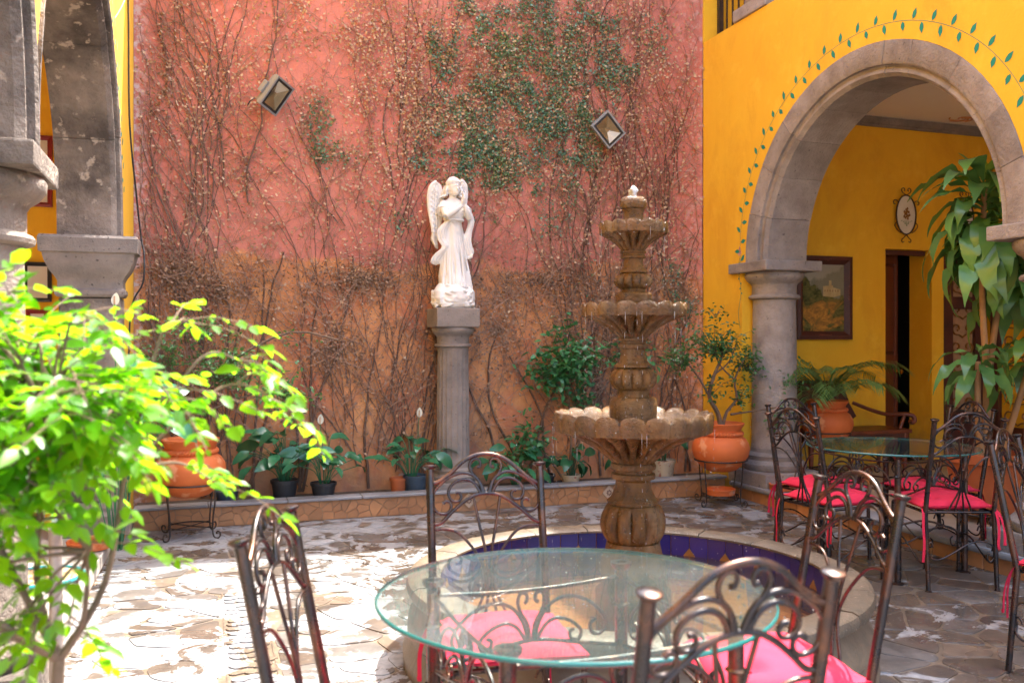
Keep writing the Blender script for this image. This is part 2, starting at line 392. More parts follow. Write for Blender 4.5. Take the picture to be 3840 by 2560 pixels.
# ------------------------------------------------------------------ ground and courtyard floor
LX, RX, WY = -.53, 4.55, 7.6
BX, BY = 1.83, 3.655                                   # fountain axis
struct(MB().box(-400, -400, -.5, 400, 400, -.06).build('ground', 'ground'))
court = struct(MB().box(LX - .1, -3, -.058, RX + .1, WY, 0).build('courtyard_floor', 'mortar'))
rr = random.Random(11); pts = []
g = .24; yy = .6; row = 0
while yy < 7.2:
    xx = LX - .1 + (g / 2 if row % 2 else 0)
    while xx < 4.75:
        pts.append((xx + rr.uniform(-.11, .11), yy + rr.uniform(-.1, .1))); xx += g
    yy += g * .9; row += 1
stones = []
far_m = MB()
for p, poly in zip(pts, cells(pts, (LX - .08, .5, 4.56, 7.12), .9)):
    if len(poly) < 3: continue
    if .07 < p[0] < .31 and p[1] < 5.3: continue
    poly = [(min(q[0], .075), q[1]) if p[0] < .19 and p[1] < 5.3 else (max(q[0], .305), q[1]) if p[1] < 5.3 else q for q in poly]
    poly = inset(poly, rr.uniform(.003, .012))
    if len(poly) < 3: continue
    ar = abs(sum(a[0] * b[1] - a[1] * b[0] for a, b in zip(poly, poly[1:] + poly[:1]))) / 2
    if ar < .008: continue
    out, cx, cy = rough_outline(poly, .03, .012, rr)
    if hypot(cx - BX, cy - BY) < .9: continue
    d = cx * .324 + cy * .946; r = cx * .946 - cy * .324
    vis = d > 3.3 and -.62 < r / d < .62
    mt = rr.choices(['flag_brown', 'flag_dark', 'flag_tan', 'flag_grey'], [4, 3.4 if cx > 1.6 else 1.4, 1.6, 2.6])[0]
    stones.append((vis, ar * (1 / max(d, 1)) ** 3, out, cx, cy, mt, rr.uniform(.003, .0055)))
stones.sort(key=lambda s: (-s[0], -s[1]))
for k, (vis, a, out, cx, cy, mt, h) in enumerate(stones):
    sp = slab_piece(out, cx, cy, h, .002)
    if vis and k < 300: sp.build('flagstone', mt, court, (cx, cy, 0), smooth=50)
    else:
        b = far_m.V(*[(x + cx, y + cy, z) for x, y, z in sp.v]); far_m.f += [tuple(i + b for i in f) for f in sp.f]; far_m.mi += [0] * len(sp.f)
stuff(far_m.build('flagstones_beyond', 'flag_brown', court, smooth=50))
pm = []
for k in range(5):
    m = MB(); o = [(cos(t * pi / 5) * .042 * rr.uniform(.8, 1.1), sin(t * pi / 5) * .024 * rr.uniform(.75, 1.2)) for t in range(10)]
    pm.append(slab_piece(o, 0, 0, .008, .004).mesh('pebble', 'flag_tan', smooth=60))
strip = MB().box(.085, 2.2, 0, .093, 5.25, .004).box(.29, 2.2, 0, .298, 5.25, .004).build('drain_edging', 'flag_tan', court)
y = 2.45
while y < 5.2:
    for x in (.135, .19, .245):
        if rr.random() < .85: link('pebble', rr.choice(pm), court, (x + rr.uniform(-.01, .01), y + rr.uniform(-.012, .012), -.001), (0, 0, rr.uniform(-.5, .5) + (pi if rr.random() < .5 else 0)), rr.uniform(.75, 1.15))
    y += .068
dr = thing('floor_drain', 'small round metal drain cover set in the sunlit stone floor beside the kerb', 'drain', (-.44, 3.72, .012))
MB().lathe([(.062, 0), (.062, .006), (.05, .008), (.047, .004), (0, .004)], 28).build('rim', 'pipe', dr, smooth=40)
MB().lathe([(.044, .003), (.044, .007), (0, .008)], 24).build('cover', 'chrome', dr, smooth=40)
for x, y, h in ((3.05, 4.0, 0),):
    dr2 = thing('floor_drain', 'round metal drain cover in the shaded floor near the far chair feet', 'drain', (4.19, 3.62, .012))
    MB().lathe([(.05, 0), (.05, .006), (.04, .008), (0, .006)], 24).build('cover', 'chrome', dr2, smooth=40)

# ------------------------------------------------------------------ raised gallery floors with kerbs
fl = struct(MB().box(-3.2, -3, -.058, LX - .17, WY, .105).build('gallery_floor', 'gallery'))
for k in range(8):
    y0 = -1 + k * 1.06; MB().box(LX - .165, y0, .03, LX - .03, min(y0 + 1.052, WY), .112).build('kerb_slab', 'gallery', fl, bevel=.008)
MB().box(LX - .17, -3, -.05, LX - .045, WY, .028).build('kerb_riser', 'tan_grout', fl)
fr = struct(MB().box(RX + .16, -3, -.058, 8.3, WY, .138).build('corridor_floor', 'corr_floor'))
for k in range(9):
    y0 = -.6 + k * .95; MB().box(RX - .06, y0, .10, RX + .155, min(y0 + .942, 7.05), .145).build('kerb_slab', 'kerb', fr, bevel=.016)
for k in range(32):
    y0 = .6 + k * .204; MB().box(RX - .03, y0, 0, RX + .1, min(y0 + .198, 7.05), .098).build('riser_tile', 'tan_tile', fr, bevel=.004, seg=1)

# ------------------------------------------------------------------ walls
gw = thing('garden_wall', 'tall red plaster wall with orange lower band behind the statue', 'wall', (0, 0, 0))
m = MB(); NX, NZ = 60, 70
for j in range(NZ + 1):
    for i in range(NX + 1):
        x = LX + (RX - LX) * i / NX; z = 6.6 * j / NZ; q = mn.fractal(Vector((x * 1.1, z * 1.1, 0)), 1, 2, 4) * .018
        m.V((x, WY + q, z))
for j in range(NZ):
    for i in range(NX): a = j * (NX + 1) + i; m.F(a, a + 1, a + NX + 2, a + NX + 1)
m.box(LX - .4, WY + .03, 0, RX + .4, WY + .35, 6.6)
m.build('plaster_face', 'red_wall', gw, smooth=180, fix=False)

def arcade(name, label, x0, x1, sgn, centers, Ri, Re, zs, zt, y0, y1, yfoot, stone, nv=11):
    """x0 courtyard face, x1 corridor face"""
    t = thing(name, label, 'wall'); m = MB(); prof = []; ys = y0
    for yc in sorted(centers):
        prof += [(ys, zs), (yc - Re, zs)] if yc - Re > ys + .001 else [(ys, zs)]
        for i in range(1, 40): a = pi - pi * i / 40; prof.append((yc + Re * cos(a), zs + Re * sin(a)))
        prof.append((yc + Re, zs)); ys = yc + Re
    prof += [(yfoot, zs), (yfoot + .0001, 0), (y1, 0)]
    for (ya, za), (yb, zb) in zip(prof, prof[1:]):
        m.poly([(x0, ya, za), (x0, yb, zb), (x0, yb, zt), (x0, ya, zt)]); m.poly([(x1, ya, za), (x1, yb, zb), (x1, yb, zt), (x1, ya, zt)])
        m.poly([(x0, ya, za), (x0, yb, zb), (x1, yb, zb), (x1, ya, za)]); m.poly([(x0, ya, zt), (x0, yb, zt), (x1, yb, zt), (x1, ya, zt)])
    m.build('plaster', 'yellow', t, fix=False)
    s = sgn; cs = [(x0 + .014 * s, Re - .002), (x0 + .014 * s, Ri + .10), (x0 + .004 * s, Ri + .085), (x0 - .022 * s, Ri + .085), (x0 - .032 * s, Ri + .066), (x0 - .018 * s, Ri + .045), (x0 - .018 * s, Ri + .03), (x0 - .05 * s, Ri + .004), (x1 - .012 * s, Ri), (x1 - .012 * s, Re - .002)]
    vr = random.Random(5)
    for yc in centers:
        cuts = [0] + [pi * (k + vr.uniform(-.18, .18)) / nv for k in range(1, nv)] + [pi]
        for a0, a1 in zip(cuts, cuts[1:]):
            g = .0014; K = 5; m = MB(); j = vr.uniform(-.003, .003); rings = []
            for k in range(K + 1):
                a = a0 + g + (a1 - a0 - 2 * g) * k / K
                rings.append(m.V(*[(x + j * s, yc + r * cos(a), zs + r * sin(a)) for x, r in cs]))
            n = len(cs)
            for p, q in zip(rings, rings[1:]):
                for i in range(n): l = (i + 1) % n; m.F(p + i, p + l, q + l, q + i)
            m.F(*range(rings[0], rings[0] + n)); m.F(*range(rings[-1], rings[-1] + n))
            m.build('voussoir', stone, t, smooth=35)
    return t
ra = arcade('arcade_wall', 'bright yellow arcade wall with round grey stone arch and painted leaf border', RX, 4.98, -1, (5.40, 2.50), 1.20, 1.45, 2.10, 4.28, -.5, WY - .01, 6.93, 'stone_pale')
la = arcade('arcade_wall', 'yellow arcade wall with weathered dark stone arches beside the leafy shrub', LX, -.90, 1, (5.22, 2.24), 1.38, 1.50, 2.10, 6.6, -.5, WY - .01, 6.73, 'stone_old', 7)
def skew(o):
    a = R(-1.03); p = Vector((LX, WY, 0)); o.location = p + Matrix.Rotation(a, 3, 'Z') @ (Vector(o.location) - p); o.rotation_euler[2] += a
skew(la)
# painted vine borders (flat paint on the plaster)
def painted_vine(par, x, s, yc, zs, ry, rz, a0, a1, n):
    m = MB(); path = []
    for i in range(81): a = a0 + (a1 - a0) * i / 80; path.append(Vector((x, yc + ry * cos(a), zs + rz * sin(a))))
    for p, q in zip(path, path[1:]):
        t = (q - p).normalized(); w = Vector((0, -t.z, t.y)) * .0018; m.poly([p - w, q - w, q + w, p + w])
    m.build('painted_stem', 'greenpaint', par, fix=False); m = MB(); vr = random.Random(3)
    for i in range(n):
        a = a0 + (a1 - a0) * (i + .5) / n; p = Vector((x + .0005 * s, yc + ry * cos(a), zs + rz * sin(a)))
        t = Vector((0, -ry * sin(a), rz * cos(a))).normalized(); o = Vector((0, -t.z, t.y)); k = 1 if i % 2 else -1
        d = (t * .35 + o * k + Vector((0, 0, .45 if k * o.z > 0 else -.2))).normalized(); e = Vector((0, -d.z, d.y)); L = vr.uniform(.066, .084); b = p + o * k * .006
        m.poly([b, b + d * L * .25 + e * .017, b + d * L * .55 + e * .020, b + d * L, b + d * L * .6 - e * .017, b + d * L * .25 - e * .014])
    m.build('painted_leaves', 'greenpaint', par, fix=False)
painted_vine(ra, RX - .002, -1, 5.40, 2.22, 1.555, 1.445, pi, -.1, 54)
m = MB()
for dx in (-.03, -.01, .012, .032): m.poly([(RX - .002, 6.962, 2.26), (RX - .002, 6.962 - dx * .6 - .01, 2.19), (RX - .002, 6.962 - dx, 2.15 + abs(dx)), (RX - .002, 6.962 - dx * .6 + .01, 2.2)])
m.build('painted_flower', 'pinkpaint', ra, fix=False)
m = MB(); yv = 6.955
p = [Vector((RX - .0025, 6.96 + .02 * sin(k * .7), 2.15 - k * .045)) for k in range(15)]
for a, b in zip(p, p[1:]): m.poly([a + Vector((0, .003, 0)), b + Vector((0, .003, 0)), b - Vector((0, .003, 0)), a - Vector((0, .003, 0))])
for k, a in enumerate(p[1:8]): e = .018 * (1 if k % 2 else -1); m.poly([a, a + Vector((0, e, .004)), a + Vector((0, e * 1.2, -.012)), a + Vector((0, e * .3, -.012))])
m.build('painted_tendril', 'greenpaint', ra, fix=False)
painted_vine(la, LX + .002, 1, 5.22, 2.25, 1.62, 1.55, 0.1, pi - .45, 50)
painted_vine(la, LX + .002, 1, 2.24, 2.25, 1.42, 1.72, 0.30, pi, 40)

# columns
def column(label, loc, h, rs, ab, stone, flute=0, grp=None, ah=.09, plinth=True):
    t = thing('stone_column', label, 'column', loc, 0, grp); q = rs / .2
    p0 = .13 * q if plinth else 0
    if plinth: MB().box(-ab * .5, -ab * .5, 0, ab * .5, ab * .5, p0).build('plinth', stone, t, bevel=.012)
    b = rs * 1.0
    MB().lathe([(b * 1.34, p0 + .001), (b * 1.42, p0 + .03 * q), (b * 1.42, p0 + .06 * q), (b * 1.30, p0 + .085 * q), (b * 1.2, p0 + .095 * q), (b * 1.22, p0 + .12 * q), (b * 1.27, p0 + .135 * q), (b * 1.2, p0 + .155 * q), (b * 1.06, p0 + .165 * q), (b * 1.05, p0 + .2 * q)], 40).build('base', stone, t, smooth=40)
    sh0, sh1 = p0 + .2 * q, h - ah - .25 * q
    fm = (lambda k, r, z, th: (r - (flute * abs(sin(th * 10)) ** .6 if 0 < k < 5 else 0), z)) if flute else None
    MB().lathe([(b * 1.04, sh0 + .001), (b * 1.02, sh0 + .04), (b * 1.02, sh0 + .05), (b, (sh0 + sh1) / 2), (b * .96, sh1 - .05), (b * .96, sh1 - .03), (b * .97, sh1)], 120 if flute else 48, mod=fm).build('shaft', stone, t, smooth=40)
    c = sh1
    MB().lathe([(b * .98, c + .001), (b * 1.13, c + .012 * q), (b * 1.15, c + .028 * q), (b * 1.10, c + .042 * q), (b * 1.0, c + .05 * q), (b * 1.0, c + .13 * q), (b * 1.06, c + .15 * q), (b * 1.2, c + .17 * q), (b * 1.31, c + .2 * q), (b * 1.33, c + .23 * q), (b * 1.27, c + .249 * q)], 44).build('capital', stone, t, smooth=40)
    m = MB().box(-ab * .5, -ab * .5, h - ah, ab * .5, ab * .5, h - .001); m.build('abacus', stone, t, bevel=.01)
    return t
column('grey stone arch column standing behind the orange urn of the leafy shrub', (4.80, 6.80, .14), 1.96, .194, .58, 'stone_pale', 0)
column('grey stone column at the picture edge, its capital behind the tall broad-leaved plant', (4.80, 3.95, .14), 1.96, .205, .58, 'stone_pale', 0)
column('weathered sunlit stone column rising out of the bright green shrub', (-.84, 3.74, .105), 1.995, .21, .56, 'stone_old', 0)
# left pier with moulded capital
pier = thing('stone_pier', 'square stone pier with moulded capital between dark arch and red wall', 'pier', (0, 0, .105))
def rect_mould(prof, x0, y0, x1, y1):
    m = MB(); rings = [m.V((x0 - o, y0 - o, z), (x1 + o, y0 - o, z), (x1 + o, y1, z), (x0 - o, y1, z)) for o, z in prof]
    for a, b in zip(rings, rings[1:]):
        for j in range(4): k = (j + 1) % 4; m.F(a + j, a + k, b + k, b + j)
    m.F(rings[0], rings[0] + 1, rings[0] + 2, rings[0] + 3); m.F(*[rings[-1] + j for j in range(4)]); return m
PX0, PX1, PY0, PY1 = -.90, LX + .016, 6.57, 6.74; skew(pier)
hh = 1.995
for z0, z1 in ((.22, .66), (.665, 1.1), (1.105, hh - .41)): MB().box(PX0, PY0, z0, PX1, PY1, z1).build('pier_block', 'stone_old', pier, bevel=.01)
rect_mould([(.05, 0), (.05, .13), (.03, .16), (.03, .18), (.006, .218)], PX0, PY0, PX1, PY1).build('plinth', 'stone', pier, smooth=30)
rect_mould([(.0, hh - .405), (.012, hh - .40), (.022, hh - .385), (.022, hh - .36), (.008, hh - .345), (.006, hh - .30), (.02, hh - .27), (.05, hh - .23), (.075, hh - .17), (.085, hh - .13), (.085, hh - .12), (.105, hh - .11), (.11, hh - .02), (.10, hh - .001)], PX0, PY0, PX1, PY1).build('capital', 'stone', pier, smooth=30)

skew(fl)
# ------------------------------------------------------------------ corridor behind the bright arch
CX1 = 8.15
ew = thing('end_wall', 'deep yellow corridor end wall with two dark doorways and a painting', 'wall')
m = MB(); DX = [(6.73, 7.34), (7.50, 8.14)]; DT = 2.37
for a, b in ((RX + .44, 6.73), (7.34, 7.50), (8.14, 8.5)): m.box(a, WY, .13, b, WY + .32, 3.73)
m.box(6.73, WY, DT, 7.34, WY + .32, 3.73); m.box(7.50, WY, DT, 8.14, WY + .32, 3.73)
m.build('plaster', 'yellow', ew)
MB().box(6.5, WY + .9, .13, 8.3, WY + 1.0, 3).box(6.4, WY + .33, .13, 6.45, WY + 1, 3).box(8.3, WY + .33, .13, 8.35, WY + 1, 3).box(6.4, WY + .33, 3, 8.35, WY + 1, 3.05).box(6.4, WY - .0, .0, 8.35, WY + 1, .129).build('dark_room', 'black', ew)  # black surfaces put the unlit room's shade into the colour
MB().box(RX + .44, WY - .045, 3.655, CX1, WY - .002, 3.728).box(RX + .44, WY - .03, 3.63, CX1, WY - .002, 3.654).build('cornice', 'stone', ew)
sw = thing('side_wall', 'deep yellow corridor side wall behind the tall broad-leaved plant', 'wall')
MB().box(CX1, -2, .13, CX1 + .3, WY - .003, 3.73).build('plaster', 'yellow', sw)
MB().box(CX1 - .045, -2, 3.655, CX1 - .002, WY - .05, 3.728).build('cornice', 'stone', sw)
struct(MB().box(RX + .432, -2, 3.732, CX1 + .3, WY + .3, 3.9).build('corridor_ceiling', 'ceil'))
cm = MB()
for k, (px, py, s) in enumerate(((7.75, 7.25, 1), (7.85, 6.9, -1), (7.5, 7.35, -1))):
    for q in (0, 1.2, 2.4, 3.6):
        cm.tube([(px + .16 * s * cos(q + t * .45) * (1 - t / 9), py + .12 * sin(q + t * .45) * (1 - t / 9), 3.729) for t in range(8)], .008, 4)
stuff(cm.build('painted_scroll', 'tan_tile', bpy.data.objects['corridor_ceiling'], fix=False))
# upper gallery
ug = thing('gallery_storey', 'yellow upper storey above the arch with flat roof', 'building')
MB().box(RX + .01, -1, 3.95, CX1 + .3, WY + .3, 4.27).build('floor_slab', 'cream', ug)
MB().box(RX + .42, WY - .02, 4.28, CX1 + .3, WY + .3, 6.3).box(CX1, -1, 4.28, CX1 + .3, WY - .03, 6.3).build('wall', 'yellow', ug)
MB().box(RX - .02, -1, 6.3, CX1 + .4, WY + .35, 6.6).build('roof', 'cream', ug)
MB().box(RX + .002, WY - .012, 4.28, RX + .42, WY + .3, 6.3).build('pilaster', 'yellow', ug)
for yy in (6.80, 3.95): 
    c = column('upper grey stone column standing on the yellow wall beside the railing' if yy > 5 else 'upper stone column over the near pier, above the picture edge', (4.78, yy, 4.283), 2.015, .17, .50, 'stone_pale', 0)
rail = thing('balcony_railing', 'dark iron railing on the yellow wall top beside the upper stone column', 'railing', (4.72, 0, 4.28))
MB().box(-.015, 7.06, .9, .015, 7.58, .93).build('handrail', 'iron', rail); MB().box(-.01, 7.06, .05, .01, 7.58, .07).build('bottom_rail', 'iron', rail)
MB().box(-.022, 7.535, .0, .022, 7.58, 1).build('post', 'iron', rail)
bm_ = MB().box(-.007, -.007, .0, .007, .007, .9).mesh('baluster', 'iron')
for y in (7.44, 7.34, 7.24, 7.14): link('baluster', bm_, rail, (0, y, 0))
rail2 = thing('balcony_railing', 'long iron railing above the arch crown over the corridor', 'railing', (4.72, 0, 4.28))
MB().box(-.015, 4.22, .9, .015, 6.53, .93).build('handrail', 'iron', rail2); MB().box(-.01, 4.22, .05, .01, 6.53, .07).build('bottom_rail', 'iron', rail2)
for k in range(22): link('baluster', bm_, rail2, (0, 4.3 + k * .104, 0))

# left gallery rooms
lw = thing('end_wall', 'yellow gallery end wall hung with small frames behind the stone pier', 'wall')
MB().box(-3.2, WY, .1, LX - .455, WY + .3, 3.73).build('plaster', 'yellow', lw)
lw2 = thing('side_wall', 'yellow gallery side wall in the shade behind the near stone column', 'wall')
MB().box(-3.5, -2, .1, -3.2, WY, 3.73).build('plaster', 'yellow', lw2)
struct(MB().box(-3.5, -2, 3.732, -.982, WY + .3, 3.9).build('gallery_ceiling', 'ceil'))

# ------------------------------------------------------------------ planter bed along the red wall
pl = thing('planter_bed', 'low tan planter kerb with broken-tile facing along the red wall', 'planter')
MB().box(LX + .03, 7.125, 0, 4.50, 7.22, .155).build('kerb_core', 'tan_grout', pl)
MB().box(LX + .03, 7.225, 0, 4.53, WY - .03, .14).build('soil', 'soil', pl)
x = LX + .03; rr = random.Random(21)
while x < 4.45:
    w = rr.uniform(.5, .62); x2 = min(x + w, 4.5); MB().box(x + .002, 7.085, .156, x2 - .002, 7.235, .178).build('coping_slab', 'kerb', pl, bevel=.004, seg=1); x = x2
ps = []
xx = LX + .05
while xx < 4.5:
    for zz in (.03, .085, .135): ps.append((xx + rr.uniform(-.045, .045), zz + rr.uniform(-.025, .025)))
    xx += .105
DT_ = [(2.06, .088), (3.33, .084)]
for p, poly in zip(ps, cells(ps, (LX + .04, .004, 4.495, .153), .5)):
    if len(poly) < 3 or any(hypot(p[0] - a, p[1] - b) < .07 for a, b in DT_): continue
    poly = inset(poly, .004)
    if len(poly) < 3: continue
    m = MB(); m.prism([(x, 7.125, z) for x, z in poly], (0, -.006 - rr.uniform(0, .003), 0)); m.build('mosaic_piece', 'tan_tile', pl)
for a, b in DT_:
    m = MB(); m.prism([(a + .062 * dx, 7.125, b + .062 * dz) for dx, dz in ((1, 0), (0, 1), (-1, 0), (0, -1))], (0, -.014, 0)); d = m.build('diamond_tile', 'deco_tile', pl)
    m = MB()
    for k in range(8):
        t = k * pi / 4; u = Vector((cos(t), 0, sin(t))); w = Vector((-sin(t), 0, cos(t))); o = Vector((a, 7.1095, b))
        m.poly([o + u * .008, o + u * .018 + w * .007, o + u * .030, o + u * .018 - w * .007])
    m.build('star_motif', 'deco_dark', d, fix=False)
# ------------------------------------------------------------------ fountain
ft = thing('fountain', 'tall three tiered carved stone fountain in a round pool with blue tiles', 'fountain', (BX, BY, 0))
MB().lathe([(.90, .02), (1.03, .0), (1.035, .06), (1.01, .10), (1.0, .13), (1.015, .15), (1.01, .2), (.95, .26), (.945, .295), (.965, .31)], 96, cap=False).build('basin_wall', 'basin_stone', ft, smooth=40)
MB().lathe([(.885, .30), (.885, .10), (0, .10)], 96, cap=False).build('basin_floor', 'tan_tile', ft, smooth=40)
N = 18; rr = random.Random(4)
for k in range(N):
    m = MB(); a0 = 2 * pi * k / N + .003; a1 = 2 * pi * (k + 1) / N - .003; rings = []
    prof = [(.868, .362), (.882, .37), (.99, .372), (1.012, .362), (1.02, .34), (1.015, .318), (.995, .308), (.905, .310), (.90, .352), (.868, .352)]; dz = rr.uniform(-.002, .002)
    for i in range(7): a = a0 + (a1 - a0) * i / 6; rings.append(m.V(*[(r * cos(a), r * sin(a), z + dz) for r, z in prof]))
    for p, q in zip(rings, rings[1:]):
        for i in range(10): l = (i + 1) % 10; m.F(p + i, p + l, q + l, q + i)
    m.F(*range(rings[0], rings[0] + 10)); m.F(*range(rings[-1], rings[-1] + 10)); m.build('coping_stone', 'coping', ft, smooth=40)
NT_ = 54; tm = MB(); w = pi * .876 / NT_ - .0018; tm.box(-w, -.004, .0, w, .006, .232); tmesh = tm.mesh('tile', 'blue_tile', bevel=.002, seg=1)
tg = MB(); tg.prism([(-.033, -.006, 0), (.033, -.006, 0), (0, -.006, .042)], (0, .005, 0)); tgm = tg.mesh('triangle_tile', 'gold_tile')
for k in range(NT_):
    a = 2 * pi * k / NT_; o = link('tile', tmesh, ft, (.876 * cos(a), .876 * sin(a), .118), (0, 0, a - pi / 2))
    if k % 2 == 0: link('triangle_tile', tgm, ft, (.874 * cos(a + pi / NT_), .874 * sin(a + pi / NT_), .246), (0, 0, a + pi / NT_ - pi / 2))
m = MB()
for k in range(NT_): a = 2 * pi * (k + .5) / NT_; m.box(0, 0, 0, 0, 0, 0) if 0 else m.poly([(.8785 * cos(a + e), .8785 * sin(a + e), z) for e, z in ((-.003, .118), (.003, .118), (.003, .35), (-.003, .35))])
m.build('grout', 'gold_tile', ft, fix=False)
MB().lathe([(.872, .246), (0, .246)], 64, cap=False).build('pool_water', 'water', ft)
E = 'wet_stone'
def gad(n, amt, lo, hi):
    def f(k, r, z, th):
        if lo <= k <= hi:
            s = abs(sin(n * th / 2)) ** .55; env = sin(pi * (k - lo + .6) / (hi - lo + 1.2)); return r * (1 - amt * env * (1 - s)), z
        return r, z
    return f
MB().lathe([(.17, .10), (.17, .28), (.15, .30), (.14, .34)], 40).build('pedestal_block', E, ft, smooth=40)
def bulb(name, z0, z1, R_, rn, n=12, amt=.2):
    pr = [(rn, z0)]; K = 14
    for i in range(K + 1):
        t = i / K; pr.append((rn + (R_ - rn) * (sin(pi * (t * .92 + .04)) ** .6) * (1.0 if t < .6 else 1), z0 + .004 + (z1 - z0 - .008) * t))
    pr.append((rn * .98, z1)); MB().lathe(pr, n * 12, mod=gad(n, amt, 1, K + 1)).build(name, E, ft, smooth=60)
MB().lathe([(.14, .341), (.15, .36), (.145, .42), (.13, .45), (.12, .50)], 40).build('foot', E, ft, smooth=40)
bulb('bulb', .495, .672, .150, .10)
MB().lathe([(.115, .672), (.118, .684), (.100, .70), (.082, .74), (.078, .772), (.084, .780), (.098, .784), (.101, .796), (.098, .806), (.086, .81), (.086, .822), (.100, .826), (.103, .84), (.099, .852), (.09, .853)], 48).build('collar', E, ft, smooth=40)
def bowl(z0, z1, zl, Rr, rn, n, sc, lobe, wz):
    pr = []; K = 12
    for i in range(K + 1):
        t = i / K; pr.append((rn + (Rr * .97 - rn) * (.65 * t + .35 * t ** 3), z0 + (zl - z0) * t))
    k0 = len(pr)
    pr += [(Rr * .985, zl + .003), (Rr * 1.0, zl + (z1 - zl) * .4), (Rr * 1.005, zl + (z1 - zl) * .8), (Rr * .985, z1), (Rr * .945, z1 - .003), (Rr * .92, z1 - .02), (Rr * .8, z1 - .035), (rn * .6, z1 - .045)]
    def f(k, r, z, th):
        s = abs(sin(n * th / 2)) ** .5
        if k < k0:
            e = min(1, 2.5 * k / (k0 - 1)); return r * (1 - .32 * e * (1 - abs(sin(n * th / 2)) ** .9) * (1 - .45 * (k / (k0 - 1)) ** 3)), z + .012 * (k / (k0 - 1)) ** 2 * (1 - s)
        if k <= k0 + 5:
            q = (.25, .5, .8, 1, 1, .6)[k - k0]; return r * (1 + lobe * (s - .5) * (1 if k < k0 + 4 else .6)), z - sc * (1 - s) * q - (0 if k > k0 else 0)
        return r, z
    o = MB().lathe(pr, n * 14, mod=f, cap=False).build('bowl', E, ft, smooth=60)
    MB().lathe([(Rr * .93, wz), (rn * .5, wz + .004)], 56, cap=False).build('bowl_water', 'bowl_water', o)
bowl(.852, 1.085, .995, .352, .092, 20, .026, .030, 1.058)
MB().lathe([(.10, 1.03), (.108, 1.075), (.108, 1.135), (.098, 1.148), (.075, 1.152), (.07, 1.18)], 48).build('collar', E, ft, smooth=40)
bulb('bulb', 1.178, 1.284, .110, .062)
MB().lathe([(.085, 1.284), (.085, 1.292), (.066, 1.31), (.055, 1.345), (.054, 1.366), (.066, 1.37), (.069, 1.38), (.066, 1.388), (.058, 1.392), (.058, 1.40), (.068, 1.403), (.07, 1.412), (.064, 1.418)], 44).build('collar', E, ft, smooth=40)
bowl(1.416, 1.575, 1.512, .236, .062, 16, .020, .034, 1.556)
MB().lathe([(.07, 1.54), (.084, 1.575), (.085, 1.612), (.076, 1.62), (.056, 1.624), (.056, 1.636)], 44).build('collar', E, ft, smooth=40)
bulb('bulb', 1.634, 1.709, .089, .05)
MB().lathe([(.066, 1.709), (.064, 1.716), (.05, 1.73), (.045, 1.75), (.045, 1.772), (.056, 1.775), (.058, 1.783), (.052, 1.79), (.052, 1.795), (.06, 1.799), (.058, 1.807)], 40).build('collar', E, ft, smooth=40)
bowl(1.806, 1.938, 1.882, .153, .050, 14, .016, .04, 1.922)
MB().lathe([(.05, 1.90), (.05, 1.935), (.046, 1.945), (.046, 1.985), (.05, 1.99), (.048, 1.996), (.056, 2.0), (.061, 2.015), (.06, 2.035), (.05, 2.049), (.02, 2.053)], 40).build('finial', E, ft, smooth=40)
MB().lathe([(.018, 2.05), (.017, 2.07), (.022, 2.082), (.012, 2.095), (.003, 2.103)], 12, mod=lambda k, r, z, th: (r * (1 + .3 * sin(th * 3 + k)), z)).build('water_jet', 'spray', ft, smooth=60)
m = MB(); rr = random.Random(8)
for R_, z0, z1, cnt in ((.158, 1.9, 1.57, 9), (.243, 1.53, 1.07, 11), (.362, 1.02, .25, 14)):
    for k in range(cnt):
        a = rr.uniform(0, 2 * pi); x, y = R_ * cos(a), R_ * sin(a); z = z0
        lean = rr.uniform(0, .04)
        while z > z1:
            L = rr.uniform(.006, .05) * (1.4 if z > z0 - .1 else .4); q = (z0 - z)
            xx = x * (1 + lean * q) + rr.uniform(-.004, .004); yy_ = y * (1 + lean * q) + rr.uniform(-.004, .004)
            m.tube([(xx, yy_, z), (xx, yy_, z - L * .5), (xx, yy_, z - L)], [.0003, .0009, .0003], 4); z -= L + rr.uniform(.005, .05) * (1 + 3 * q)
for k in range(300):
    z = rr.uniform(.28, 2.0); Rm = .19 if z > 1.57 else .29 if z > 1.06 else .5; a = rr.uniform(0, 2 * pi); q = Rm * rr.uniform(.7, 1.25); s = rr.uniform(.0007, .002)
    m.ball((q * cos(a), q * sin(a), z), s, 5, 3, (1, 1, 1.5))
for k in range(150):
    a = rr.uniform(0, 2 * pi); q = sqrt(rr.uniform(.06, .68)); m.ball((q * cos(a), q * sin(a), .247), rr.uniform(.002, .006), 6, 4, (1, 1, .7))
stuff(m.build('water_drops', 'spray', ft, smooth=180, fix=False))

